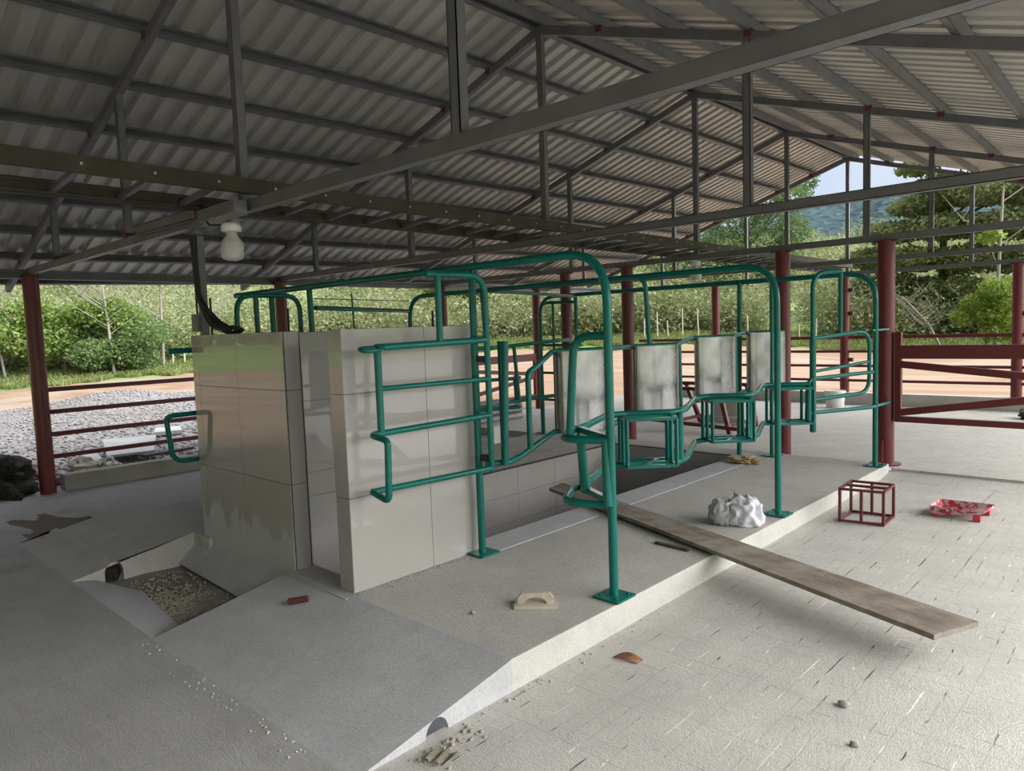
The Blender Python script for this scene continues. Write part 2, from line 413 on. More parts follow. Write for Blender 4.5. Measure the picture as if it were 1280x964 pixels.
# ------------------------------------------------------------------ SETTING: ground, mountain
def build_ground():
    bm = BM(); per = []
    x0, x1, y0, y1 = -9.45, 4.0, -6.0, 14.25
    n = 40
    for i in range(n): per.append((x0 + (x1 - x0) * i / n, y0))
    for i in range(n): per.append((x1, y0 + (y1 - y0) * i / n))
    for i in range(n): per.append((x1 - (x1 - x0) * i / n, y1))
    for i in range(n): per.append((x0, y1 - (y1 - y0) * i / n))
    rings = []
    R = 230
    for k in range(64):
        t = (k / 63) ** 2.0; ring = []
        for (px, py) in per:
            a = math.atan2(py - 4, px + 3); qx, qy = -3 + R * math.cos(a), 4 + R * math.sin(a)
            x = px + (qx - px) * t; y = py + (qy - py) * t
            ring.append(bm.verts.new((x, y, ground_z(x, y))))
        rings.append(ring)
    m = len(per)
    for a, b in zip(rings, rings[1:]):
        for i in range(m):
            f = bm.faces.new((a[i], a[(i + 1) % m], b[(i + 1) % m], b[i])); f.smooth = True
    bmesh.ops.recalc_face_normals(bm, faces=bm.faces[:])
    struct('ground', bm, 'ground', 'orange dirt yard with a grass margin and rising hillside around the shed')
build_ground()
def build_mountain():
    from mathutils import noise as mn
    bm = BM(); na, nr = 260, 90
    V = []
    for i in range(na + 1):
        az = -30 + 150 * i / na; row = []
        top = np.interp(az, [-30, 0, 12, 16, 18.5, 21.5, 25, 32, 45, 120], [60, 92, 104, 110, 103, 108, 92, 74, 60, 50])
        top *= .945
        for j in range(nr + 1):
            t = j / nr; r = 330 + 480 * t; x, y = polar(az, r)
            h = top * (math.sin(min(t / .8, 1) * PI / 2) if t < .8 else math.cos((t - .8) / .2 * .8))
            h += 7 * mn.fractal(Vector((x * .012, y * .012, 3)), .9, 2, 4) * min(1, t * 3) + 3.2 * abs(mn.noise(Vector((x * .09, y * .09, 0)))) + 1.6 * mn.noise(Vector((x * .2, y * .2, 5)))
            row.append(bm.verts.new((x, y, h - 2)))
        V.append(row)
    for i in range(na):
        for j in range(nr):
            f = bm.faces.new((V[i][j], V[i][j + 1], V[i + 1][j + 1], V[i + 1][j])); f.smooth = True
    bmesh.ops.recalc_face_normals(bm, faces=bm.faces[:])
    struct('mountain', bm, 'mountain', 'distant forested mountain ridge with blue green haze painted into its colour')
build_mountain()

# ------------------------------------------------------------------ SETTING: floors
PZ = .15                                   # platform height
PX, PXL = -2.2, -6.75                      # outer edges of the two platforms
EX, EXL = -3.66, -5.28                     # pit edges
YR0, YR1, YE = 1.40, 2.25, 7.78            # ramp foot, ramp head, platform end
def floors():
    bm = BM()
    zR = lambda y: 0 if y < 3 else .035 * (y - 3) / 4.5
    # bright right-hand slab, rising gently to the joint
    ys = [-6, -2, 1.4, 3, 4.5, 6, 7.5, 7.86]
    for a, b in zip(ys, ys[1:]):
        za, zb = zR(a), (zR(b) if b < 7.8 else .072)
        x0 = PX - .02
        poly(bm, [(x0, a, za), (4, a, za), (4, b, zb), (x0, b, zb)])
    struct('floor', bm, 'floor_right', 'pale grooved concrete floor slab of the right aisle')
    bm = BM()
    # front and left slabs around the drain recesses
    def q(x0, y0, x1, y1, z=0): poly(bm, [(x0, y0, z), (x1, y0, z), (x1, y1, z), (x0, y1, z)])
    q(-9.4, -6, PX - .02, 1.40)
    q(-9.4, 2.28, -6.75, 7.86); q(-9.4, 1.40, -8.25, 2.28); q(-5.6, 2.2, -5.40, 2.28)
    # recess left of the left ramp: sloping sides into a stained dip
    def dip(u, w):
        k = min(1, 2.6 * min(u, 1.15 - u, 1.0 * w, 1.0 - w)) if True else 0
        k = max(0, k); k = k * k * (3 - 2 * k)
        return (-8.25 + 1.20 * u, 1.40 + .88 * w, -.05 * k)
    n0 = len(bm.faces); grid_sheet(bm, dip, 44, 34)
    for f in bm.faces:
        p = f.calc_center_median()
        if f.smooth and p.z + .012 * math.sin(p.x * 9 + p.y * 5) + .008 * math.sin(p.y * 23 - p.x * 7) < -.026: f.material_index = 1
    struct('floor_left', bm, ['floor_left', 'dip'], 'grey brushed concrete floor slab of the left aisle')
    bm = BM()
    poly(bm, [(-9.4, 7.86, .095), (4, 7.86, .095), (4, 14.2, .03), (-9.4, 14.2, .03)])
    poly(bm, [(-9.4, 7.86, .0), (-6.75, 7.86, 0), (-6.75, 7.86, .095), (-9.4, 7.86, .095)])
    poly(bm, [(-2.2, 7.86, .0), (4, 7.86, 0), (4, 7.86, .095), (-2.2, 7.86, .095)])
    struct('floor_back', bm, 'floor_right', 'pale concrete floor slab behind the milking pit')
floors()
def ramp_outline(y0, y1, hole):
    pts = [(y0, 0)]
    pts += [(y1, PZ), (y1, -.2), (hole + .062, -.2)]
    for k in range(11):
        a = PI * k / 10; pts.append((hole + .062 * math.cos(a), -.005 + .074 * math.sin(a)))
    pts += [(hole - .062, -.2), (y0, -.2)]
    return pts
def platforms():
    # right: ramp with a drain tunnel through it
    bm = BM(); prism(bm, ramp_outline(YR0, YR1, 1.80), 'x', PX, -4.14)
    bm2 = bm
    struct('ramp', bm2, 'ramp', 'pale fresh cement ramp in front of the right platform')
    bm = BM(); prism(bm, ramp_outline(YR0, YR1, 1.67), 'x', -5.6, -7.05)
    struct('ramp_left', bm, 'platform', 'grey cement ramp in front of the left platform')
    for nm, xx, hy, rr in (('right', -2.52, 1.80, .062), ('left', -5.69, 1.67, .062)):
        bm = BM(); blob(bm, (xx, hy, -.02), (.10, rr * .98, .085), 3, .2, 3, None, 0, 5); single('shade_plug', bm, 'soil', 'added dark plug standing in for shade in the drain pipe under the %s ramp' % nm, 'soil', None, (xx, hy, 0))  # added dark blob, darkens the tunnel mouth in place of shade
    bm = BM(); box(bm, (-3.60, YR1, -.25), (PX - .012, YE, PZ)); struct('platform', bm, 'platform', 'grey concrete cow platform on the right of the pit')
    bm = BM(); box(bm, (PXL + .012, YR1, -.25), (EXL - .06, YE, PZ)); struct('platform_left', bm, 'platform', 'grey concrete cow platform on the left of the pit')
    bm = BM(); box(bm, (EXL - .06, 7.45, -.25), (-3.6, YE, PZ)); struct('platform_back', bm, 'platform', 'concrete strip closing the back of the pit')
    # skim coat on the outer faces
    bm = BM(); box(bm, (PX - .012, YR1, -.2), (PX, YE, PZ + .001)); struct('trim_1', bm, 'curb', 'white cement skim on the platform edge')
    bm = BM(); box(bm, (PXL, YR1, -.2), (PXL + .012, YE, PZ + .001)); struct('trim_2', bm, 'curb', 'cement skim on the left platform edge')
    # smooth cement band along the pit edge
    bm = BM(); box(bm, (-3.64, 3.3, PZ), (-3.36, 7.4, PZ + .004)); struct('trim_3', bm, 'mortar', 'smooth cement band along the pit edge')
    # threshold slab and recess between the ramps
    bm = BM()
    poly(bm, [(-5.6, 1.40, 0), (-4.14, 1.40, 0), (-4.14, 1.62, -.075), (-5.2, 1.72, -.075), (-5.6, 1.55, -.03)])
    struct('trim_4', bm, 'mortar', 'sloping cement lip at the front of the drain recess')
    bm = BM()
    fx = lambda u, w: (-5.62 + 1.5 * u, 1.5 + .80 * w, -.085 + .03 * math.sin(u * 9 + w * 4) * (1 - abs(2 * w - 1)) * .5)
    grid_sheet(bm, fx, 12, 8); struct('floor_recess', bm, 'sand', 'sandy drain recess floor between the two ramps')
    bm = BM()   # mortar fillet at the wall foot
    poly(bm, [(-5.60, 2.12, -.06), (-4.12, 2.06, -.06), (-4.12, 2.285, .135), (-5.50, 2.285, .09)])
    poly(bm, [(-5.60, 2.12, -.06), (-5.50, 2.285, .09), (-5.62, 2.29, .1)])
    struct('trim_5', bm, 'mortar', 'cement fillet at the foot of the tiled front wall')
    bm = BM(); box(bm, (-4.14, 2.2, -.2), (-3.45, 2.42, PZ - .004)); struct('trim_6', bm, 'platform', 'cement sill in the pit entrance')
    # entrance steps and pit
    bm = BM()
    box(bm, (-4.14, 2.42, -.9), (-3.6, 2.70, -.02)); box(bm, (-4.14, 2.70, -.9), (-3.6, 2.98, -.2)); box(bm, (-4.14, 2.98, -.9), (-3.6, 3.26, -.42))
    struct('stairs', bm, 'platform', 'concrete steps going down into the pit')
    bm = BM(); poly(bm, [(-5.4, 2.3, -.75), (-3.5, 2.3, -.75), (-3.5, 7.5, -.75), (-5.4, 7.5, -.75)]); struct('floor_pit', bm, 'floor_left', 'floor of the milking pit')
platforms()

# tiled walls ---------------------------------------------------------------
def panels(bm, origin, udir, vdir, ndir, us, vs, gap=.0035, t=.006, mi=1):
    o = Vector(origin); u = Vector(udir); v = Vector(vdir); n = Vector(ndir)
    for a, b in zip(us, us[1:]):
        for c, d in zip(vs, vs[1:]):
            p = [o + u * (a + gap / 2) + v * (c + gap / 2), o + u * (b - gap / 2) + v * (c + gap / 2), o + u * (b - gap / 2) + v * (d - gap / 2), o + u * (a + gap / 2) + v * (d - gap / 2)]
            top = [bm.verts.new(q + n * t) for q in p]; bot = [bm.verts.new(q) for q in p]
            f = bm.faces.new(top); f.material_index = mi; f.normal_update()
            if f.normal.dot(n) < 0: f.normal_flip()
            for i in range(4):
                g = bm.faces.new((top[i], bot[i], bot[(i + 1) % 4], top[(i + 1) % 4])); g.material_index = mi
ZV = [-.05, .10, .70, 1.30, 1.672]
def tiled_walls():
    WT = 1.672
    # right side wall of the entrance
    bm = BM(); box(bm, (-3.61, 2.285, -.75), (-3.482, 3.285, WT))
    panels(bm, (-3.482, 2.279, 0), (0, 1, 0), (0, 0, 1), (1, 0, 0), [0, .60, 1.006], ZV)
    panels(bm, (-3.615, 2.285, 0), (1, 0, 0), (0, 0, 1), (0, -1, 0), [0, .139], ZV)
    panels(bm, (-3.61, 2.285, 0), (0, 1, 0), (0, 0, 1), (-1, 0, 0), [0, .45, 1.0], [-.74, -.1, .5, 1.1, WT])
    panels(bm, (-3.615, 3.285, 0), (1, 0, 0), (0, 0, 1), (0, 1, 0), [0, .139], ZV)
    struct('wall_right', bm, ['grout', 'tile'], 'tiled wall on the right of the pit entrance')
    # front wall
    bm = BM(); box(bm, (-5.465, 2.285, -.75), (-4.135, 2.405, WT))
    panels(bm, (-5.471, 2.285, 0), (1, 0, 0), (0, 0, 1), (0, -1, 0), [0, .105, .711, 1.342], ZV)
    for f in bm.faces:
        if f.material_index == 1: f.material_index = 2
    panels(bm, (-4.135, 2.279, 0), (0, 1, 0), (0, 0, 1), (1, 0, 0), [.012, .117], ZV)
    panels(bm, (-5.35, 2.405, 0), (1, 0, 0), (0, 0, 1), (0, 1, 0), [0, .6, 1.215], [-.74, -.1, .5, 1.1, WT])
    panels(bm, (-5.465, 2.279, 0), (0, 1, 0), (0, 0, 1), (-1, 0, 0), [.012, .117], ZV)
    struct('wall_front', bm, ['grout', 'tile', 'tile_smear'], 'glossy tiled wall closing the front of the pit')
    # left wall
    bm = BM(); box(bm, (-5.465, 2.405, -.75), (-5.345, 3.75, WT))
    panels(bm, (-5.345, 2.405, 0), (0, 1, 0), (0, 0, 1), (1, 0, 0), [.005, .62, .98, 1.34], [-.74, .02, .30, .50, 1.10, WT])
    panels(bm, (-5.465, 2.405, 0), (0, 1, 0), (0, 0, 1), (-1, 0, 0), [0, .6, 1.34], ZV)
    panels(bm, (-5.47, 3.75, 0), (1, 0, 0), (0, 0, 1), (0, 1, 0), [0, .13], ZV)
    struct('wall_left', bm, ['grout', 'tile'], 'tiled wall on the left of the pit entrance')
    # pit lining
    zs = [-.74, -.43, -.14, .145]
    bm = BM(); box(bm, (-5.34, 3.75, -.75), (EXL - .006, 7.45, .149))
    ys = [i * .616 for i in range(7)]
    panels(bm, (EXL - .006, 3.75, 0), (0, 1, 0), (0, 0, 1), (1, 0, 0), ys, zs)
    struct('pit_wall_left', bm, ['grout', 'tile'], 'tiled left lining of the pit')
    bm = BM(); box(bm, (EX + .006, 3.285, -.75), (-3.6, 7.45, .149))
    panels(bm, (EX + .006, 3.285, 0), (0, 1, 0), (0, 0, 1), (-1, 0, 0), [i * .595 for i in range(8)], zs)
    struct('pit_wall_right', bm, ['grout', 'tile'], 'tiled right lining of the pit')
    bm = BM(); box(bm, (EXL, 7.40, -.75), (EX, 7.45, .149))
    panels(bm, (EXL, 7.40, 0), (1, 0, 0), (0, 0, 1), (0, -1, 0), [0, .54, 1.08, 1.62], zs)
    struct('pit_wall_back', bm, ['grout', 'tile'], 'tiled back lining of the pit')
tiled_walls()

# ------------------------------------------------------------------ SETTING: roof sheets
XR = lambda y: -4.24 - .0355 * (y - 2.15)          # ridge line in plan
ZR = lambda y: 4.255 + .0225 * (y - 2.15)          # ridge height (underside of purlins' top)
SL = .322
HS = 6.02                                          # half width of the roof in plan
Y0R, Y1R = -12.0, 14.35
HSR = 5.35                                         # the right slope ends sooner
def roof_z(dx, y): return ZR(y) - SL * abs(dx)
def roof_sheets():
    for side, nm, lab in ((-1, 'ceiling_left', 'corrugated galvanised roof sheets of the left slope'), (1, 'ceiling_right', 'corrugated galvanised roof sheets of the right slope')):
        bm = BM(); pitch = .192; prof = []
        y = Y0R
        while y < Y1R:
            for dy, h in ((0, 0), (.088, 0), (.106, .038), (.166, .038), (.184, 0)): prof.append((y + dy, h))
            y += pitch
        na = 8; V = []
        for (yy, h) in prof:
            row = []
            for k in range(na + 1):
                d = .04 + ((HS if side < 0 else HSR) - .04) * k / na
                row.append(bm.verts.new((XR(yy) + side * d, yy, roof_z(d, yy) + .105 + h)))
            V.append(row)
        for a, b in zip(V, V[1:]):
            for k in range(na): bm.faces.new((a[k], a[k + 1], b[k + 1], b[k]))
        struct(nm, bm, 'sheet', lab)
    bm = BM()
    for side in (-1, 1):
        poly(bm, [(XR(Y0R), Y0R, ZR(Y0R) + .16), (XR(Y1R), Y1R, ZR(Y1R) + .16), (XR(Y1R) + side * .3, Y1R, roof_z(.3, Y1R) + .15), (XR(Y0R) + side * .3, Y0R, roof_z(.3, Y0R) + .15)])
    struct('ridge_cap', bm, 'sheet', 'folded ridge cap')
roof_sheets()

# ------------------------------------------------------------------ roof steel
ORD = ['first', 'second', 'third', 'fourth', 'fifth', 'sixth', 'seventh', 'eighth', 'ninth', 'tenth']
TY = [2.15, 5.1, 8.05, 11.0, 13.95]
CZ = 2.40
def purlins():
    for side, sn in ((-1, 'left'), (1, 'right')):
        for k in range(10):
            d = .07 if k == 0 else .655 * k
            if k == 9:
                if side > 0: continue
                d = 5.93
            if k == 8 and side > 0: d = 5.22
            bm = BM()
            a = Vector((XR(Y0R) + side * d, Y0R + .05, roof_z(d, Y0R) + .062)); b = Vector((XR(Y1R) + side * d, Y1R - .05, roof_z(d, Y1R) + .062))
            nrm = Vector((side * SL, 0, 1)).normalized()
            cchan(bm, a, b, .05, .082, nrm, .005, -side)
            lab = ('grey steel ridge purlin on the %s side of the ridge' % sn) if k == 0 else 'grey steel purlin under the %s roof slope, %s below the ridge one' % (sn, ORD[k - 1])
            single('purlin', bm, 'truss', lab, 'purlin', 'purlins under the roof sheets', a)
purlins()
def trusses():
    names = ['nearest roof truss, crossing the top of the picture above the tiled wall', 'second roof truss from the camera, above the middle of the pit', 'third roof truss, carried by the four dark red inner columns', 'fourth roof truss, between the inner columns and the back fence', 'farthest roof truss, framing the view of sky and mountain']
    webs = [[0, 1, 2, -1, -2], [0, 1, 2, -1, -2], [0, 1, 2, -1, -2], [0, 1, 2, -1, -2], [0, 1, 2, -1, -2]]
    cl = None
    for k, y in enumerate(TY):
        x = XR(y); zr = ZR(y)
        t = thing('roof_truss', 'grey steel ' + names[k], 'roof truss', (x, y, CZ), 'roof trusses')
        bm = BM(); xl = x - 5.15; xr_ = x + 5.15
        w, h = .062, .068
        cchan(bm, (xl, y, CZ + h / 2), (xr_, y, CZ + h / 2), w, h, (0, 0, 1), .005, -1)
        bar(bm, (xl, y, CZ + .003), (xr_, y, CZ + .003), w, .005)
        obj('bottom_chord', bm, 'truss', t)
        for side in (-1, 1):
            bm = BM(); d1 = (HS if side < 0 else HSR) - .05
            a = (x, y, zr - .022); b = (x + side * d1, y, zr - SL * d1 - .022)
            bar(bm, a, b, .05, .075); obj('rafter', bm, 'truss', t)
        for wv in webs[k]:
            d = 1.95 * wv; top = zr - SL * abs(d) - .05
            bm = BM(); cchan(bm, (x + d, y - .004, CZ + .066), (x + d, y - .004, top), .052, .058, (1, 0, 0), .005, 1)
            p = obj('web_post', bm, 'truss', t)
            if (k, wv) in ((0, -1), (0, -2), (3, 1), (2, -2)):
                bm = BM(); box(bm, (x + d - .029, y - .036, CZ + .062), (x + d + .029, y + .028, CZ + .105)); obj('primed_foot', bm, 'primer', p, 'red primed foot of the post')
        # red primed cleats where the purlins cross
        for side in (-1, 1):
            for j in range(1, 9):
                if (j * 7 + k * 3 + (side > 0)) % 3 == 0: continue
                d = .655 * j
                if cl is None:
                    bm = BM(); box(bm, (-.03, -.030, -.026), (.03, .030, .026))
                    me = bpy.data.meshes.new('cleat'); bm.to_mesh(me); bm.free(); me.materials.append(M['primer']); cl = me
                o = bpy.data.objects.new('cleat', cl); COL.objects.link(o); o.parent = t
                o.location = (side * d, 0, zr - SL * d + .0 - CZ)
trusses()
# left eave beam
bm = BM(); cchan(bm, (-9.25, -11.8, 2.45), (-9.25, 14.2, 2.38), .06, .10, (0, 0, 1), .006, 1)
single('eave_beam', bm, 'truss', 'grey steel beam along the left eave on top of the red columns', 'beam', None, (-9.25, 2.15, 2.45))

# overhead ladder rack
def rack():
    t = thing('ladder_rack', 'long brown ladder shaped rack lying on the truss chords along the ridge line', 'rack', (-4.5, 5, 2.5))
    ya, yb = -1.5, 13.9
    xa = lambda y: XR(y) + .085; xb = lambda y: XR(y) - .42
    bm = BM(); cchan(bm, (xa(ya), ya, 2.54), (xa(yb), yb, 2.57), .04, .088, (0, 0, 1), .008, -1); ra = obj('rail', bm, 'truss_dark', t)
    bm = BM(); cchan(bm, (xb(ya), ya, 2.50), (xb(yb), yb, 2.53), .04, .086, (0, 0, 1), .008, 1); rb = obj('rail', bm, 'truss_dark', t)
    y = ya + .2; k = 0; bolt = None
    while y < yb:
        f = (y - ya) / (yb - ya) * .03
        bm = BM(); bar(bm, (xb(y), y, 2.49 + f), (xa(y), y, 2.525 + f), .03, .03); obj('rung', bm, 'truss', t)
        if y < 9:
            if bolt is None:
                bm = BM(); tube(bm, [(0, 0, 0), (.012, 0, 0)], .008, 8); bolt = bpy.data.meshes.new('bolt'); bm.to_mesh(bolt); bm.free(); bolt.materials.append(M['tube_inside'])
            o = bpy.data.objects.new('bolt', bolt); COL.objects.link(o); o.parent = ra
            o.location = Vector((xa(y) + .02, y, 2.54 + f))- worldloc(ra)
        y += .36
rack()

# ------------------------------------------------------------------ red columns
def column(x, y, z0, z1, label, r=.08, plate=False, brackets=(), fin=False):
    t = thing('steel_column', label, 'column', (x, y, z0), 'round red steel columns')
    bm = BM(); tube(bm, [(x, y, z0), (x, y, z1)], r, 24); obj('shaft', bm, 'red', t)
    bm = BM(); box(bm, (x - .11, y - .06, z1 - .012), (x + .11, y + .06, z1 - .001)); obj('cap_plate', bm, 'primer', t)
    if plate:
        bm = BM(); tube(bm, [(x, y, z0 - .002), (x, y, z0 + .018)], r + .065, 24); obj('base_plate', bm, 'red', t)
    if fin:
        bm = BM(); box(bm, (x - .035, y - r - .05, z0 + .03), (x + .008, y - r + .01, z0 + .27)); obj('stiffener', bm, 'red', t)
    for bz in brackets:
        bm = BM(); box(bm, (x + r * .8, y - .03, bz - .035), (x + r + .07, y + .03, bz + .035)); box(bm, (x + r + .005, y - .045, bz - .015), (x + r + .05, y - .03, bz + .015)); obj('hinge_lug', bm, 'primer', t)
column(-9.2, 2.15, -.02, CZ, 'round red column at the far left under the left eave, near the dark soil')
column(-9.2, 5.1, -.02, CZ, 'round red column under the left eave, seen above the glossy tiled front wall')
column(-9.2, 8.05, -.02, CZ, 'round red column under the left eave, seen just left of the green gate upright')
column(-9.25, 10.5, .06, CZ, 'slim far red column under the left eave, right of the green entry gate')
column(-6.53, 8.05, .09, CZ, 'red inner column behind the stainless sheet nearest the camera')
column(-5.48, 8.05, .09, CZ, 'red inner column between the first and second stainless sheets')
column(-3.385, 8.05, .09, CZ, 'red inner column touching the right edge of the farthest stainless sheet')
column(-2.31, 8.05, .09, CZ, 'thick red column at the end of the right platform, carrying the red gate', .083, True, fin=True)
column(-7.3, 13.95, .02, CZ, 'slim red column on the back fence, above the stainless sheets')
column(-4.71, 13.95, .02, CZ, 'red column on the back fence with small hinge lugs, seen through the green exit frame', brackets=(2.13, 1.70, .85))
column(-2.06, 13.95, .02, CZ, 'red column on the back fence at the right edge of the picture', brackets=(1.6, .95))

# railings ------------------------------------------------------------------
RORD = ['top', 'second', 'third', 'bottom']
for k, z in enumerate((1.262, 1.003, .737, .468)):
    bm = BM(); bar(bm, (-9.2, 13.95, z), (.6, 13.95, z), .045, .06 if k == 0 else .048)
    single('fence_rail', bm, 'red', 'dark red square rail of the back fence, %s of the four' % RORD[k], 'rail', 'rails of the back fence', (-9.2, 13.95, z))
for k, z in enumerate((1.145, .897, .647, .398)):
    bm = BM(); bar(bm, (-9.22, 2.2, z), (-9.22, 8.0, z), .045, .05)
    single('fence_rail', bm, 'red', 'dark red rail of the left fence in front of the gravel, %s of four' % RORD[k], 'rail', 'rails of the left fence', (-9.22, 2.2, z))
bm = BM(); box(bm, (-9.33, 2.30, -.05), (-9.15, 8.0, .18), bev=.012); struct('kerb', bm, 'kerb', 'stained concrete kerb under the left fence')
bm = BM(); box(bm, (-9.3, 13.86, -.05), (4, 14.04, .25), bev=.012); struct('kerb_back', bm, 'curb', 'concrete kerb under the back fence')

def brace_gate(name, label, O, D, W, z0, z1):
    """steel gate leaf with two braces meeting on the far stile; D = direction in plan"""
    O = Vector(O); D = Vector(D).normalized(); up = Vector((0, 0, 1))
    t = thing(name, label, 'gate', O)
    P = lambda s, z: O + D * s + up * (z - O.z)
    for s in (0, W):
        bm = BM(); bar(bm, P(s, z0), P(s, z1 + (.13 if s == 0 else 0)), .06, .06, D); obj('stile', bm, 'red', t)
    bm = BM(); bar(bm, P(.03, z1 - .075), P(W - .03, z1 - .075), .05, .135); obj('top_rail', bm, 'red', t)
    bm = BM(); bar(bm, P(.03, z0 + .03), P(W - .03, z0 + .03), .05, .06); obj('bottom_rail', bm, 'red', t)
    bm = BM(); bar(bm, P(.03, z1 - .20), P(W - .04, (z0 + z1) / 2 + .03), .045, .07); obj('brace', bm, 'red', t)
    bm = BM(); bar(bm, P(.03, z0 + .10), P(W - .04, (z0 + z1) / 2 - .03), .045, .07); obj('brace', bm, 'red', t)
    return t
brace_gate('field_gate', 'red steel gate with slanting braces hanging on the thick column at right', (-2.185, 8.03, .55), (1, 0, 0), 1.75, .55, 1.34)
brace_gate('field_gate', 'far red braced gate in the left fence, seen beside the green entry gate', (-9.25, 8.2, .30), (0, 1, 0), 2.2, .30, 1.15)

# ------------------------------------------------------------------ green milking stalls
XM = -4.455
def S(mir):
    if mir: return lambda x, y, z: Vector((2 * XM - x, y, z))
    return lambda x, y, z: Vector((x, y, z))
RT = .0245
def arch(y, label, px=-2.275, cut=None):
    t = thing('stall_arch', label, 'stall frame', (XM, y, PZ), 'green tube arches over the milking stalls')
    xl = 2 * XM - px; zt = 2.035 + .006 * (y - 3.15)
    bm = BM(); tube(bm, [(px, y, PZ), (px, y, zt), (xl, y, zt), (xl, y, PZ)] if cut is None else [(px, y, PZ), (px, y, zt), (-6.50, y, zt)], RT, 14, .27); obj('hoop', bm, 'green', t)
    if cut: xl = cut; bm = BM(); tube(bm, [(xl, y, PZ), (xl, y, zt)], RT, 14); obj('outer_leg', bm, 'green', t)
    for x in (px, xl):
        bm = BM(); box(bm, (x - .085, y - .085, PZ + .002), (x + .085, y + .085, PZ + .014))
        for sx in (-.055, .055):
            for sy in (-.055, .055): tube(bm, [(x + sx, y + sy, PZ + .012), (x + sx, y + sy, PZ + .024)], .009, 8)
        obj('base_plate', bm, 'green', t)
    return t, zt
a1, zt1 = arch(3.15, 'nearest green tube arch, its near leg standing on the platform edge beside the wooden float', cut=-5.84)
a2, zt2 = arch(5.30, 'middle green tube arch, its leg standing beside the grey white bag')
a3, zt3 = arch(7.60, 'farthest green tube arch, its leg standing beside the thick red column')
# inner legs of the arches
bm = BM(); tube(bm, [(-3.415, 3.25, PZ), (-3.415, 3.25, zt1)], RT, 14); obj('inner_leg', bm, 'green', a1)
bm = BM(); box(bm, (-3.50, 3.165, PZ + .002), (-3.33, 3.335, PZ + .014)); obj('base_plate', bm, 'green', a1)
bm = BM(); tube(bm, [(-5.47, 3.33, PZ), (-5.47, 3.30, zt1)], RT, 14); obj('inner_leg', bm, 'green', a1)
bm = BM(); tube(bm, [(-3.50, 5.30, zt2), (-3.44, 5.32, zt2 - .05), (-3.43, 5.36, 1.47)], .021, 12, .08); obj('inner_leg', bm, 'green', a2)
bm = BM(); tube(bm, [(-5.45, 5.32, zt2), (-5.45, 5.40, .85)], .021, 12); obj('inner_leg', bm, 'green', a2)
bm = BM(); tube(bm, [(-3.66, 7.55, zt3), (-3.66, 7.50, PZ)], .026, 12); obj('inner_leg', bm, 'green', a3)
bm = BM(); tube(bm, [(-3.33, 7.62, zt3), (-3.33, 7.60, PZ)], .021, 12); obj('inner_leg', bm, 'green', a3)
bm = BM(); box(bm, (-3.42, 7.52, PZ + .002), (-3.24, 7.68, PZ + .014)); obj('base_plate', bm, 'green', a3)
bm = BM(); tube(bm, [(-6.0, 7.60, zt3), (-6.0, 7.58, PZ)], .024, 12); obj('inner_leg', bm, 'green', a3)
bm = BM(); tube(bm, [(-5.45, 5.42, zt2 - .0), (-5.98, 7.58, zt3 - .02)], .02, 12); obj('tie_tube', bm, 'green', a2)
bm = BM(); tube(bm, [(-5.47, 3.35, 1.875), (-6.62, 5.28, 1.885)], .021, 12); obj('side_bar', bm, 'green', a1)
bm = BM(); tube(bm, [(-5.47, 3.35, 1.955), (-6.62, 5.28, 2.0)], .005, 6); obj('wire', bm, 'truss', a1)
bm = BM(); tube(bm, [(-5.85, 3.98, 2.03), (-5.83, 4.0, 1.0)], .009, 8); obj('drop_rod', bm, 'green', a1)

def zig(z, mir):
    s = S(mir)
    P = [(-2.275, 3.15), (-2.53, 3.05), (-2.68, 3.30), (-2.75, 3.55), (-2.935, 4.02), (-2.86, 4.16), (-2.61, 4.42), (-2.66, 4.62), (-2.95, 5.26), (-2.88, 5.37), (-2.62, 5.56), (-2.66, 5.80), (-2.91, 6.45), (-2.84, 6.53), (-2.585, 6.72)]
    return [s(x, y, z + (.012 if i > 8 else 0)) for i, (x, y) in enumerate(P)]
def breast_rail(mir, label):
    s = S(mir)
    t = thing('breast_rail', label, 'stall rail', s(-2.6, 5, PZ), 'zigzag breast rails')
    zt, zb = 1.02, .665
    bm = BM(); tube(bm, zig(zt, mir), .0225, 12, .13); obj('top_rail', bm, 'green', t)
    bm = BM(); tube(bm, zig(zb, mir), .0225, 12, .13); obj('bottom_rail', bm, 'green', t)
    for z in (zt, zb):
        bm = BM(); bar(bm, s(-2.715, 3.42, z), s(-2.285, 3.19, z), .035, .035); obj('cross_bar', bm, 'green', t)
    bm = BM(); tube(bm, [s(-2.275, 3.15, 1.585), s(-2.50, 3.14, 1.585), s(-2.515, 3.10, zt)], .023, 14, .16); obj('hoop', bm, 'green', t)
    for (xa, ya, xb, yb) in ((-2.44, 3.10, -2.62, 3.36), (-2.30, 3.14, -2.285, 3.13), (-2.60, 4.43, -2.625, 4.46), (-2.62, 5.58, -2.65, 5.60), (-2.585, 6.71, -2.60, 6.73)):
        bm = BM(); tube(bm, [s(xa, ya, zt), s(xb, yb, zb)], .024, 10, 0, .030); obj('strut', bm, 'green', t)
    return t
br = breast_rail(False, 'green zigzag breast rail along the outer edge of the right platform')
breast_rail(True, 'green zigzag breast rail along the outer edge of the left platform')

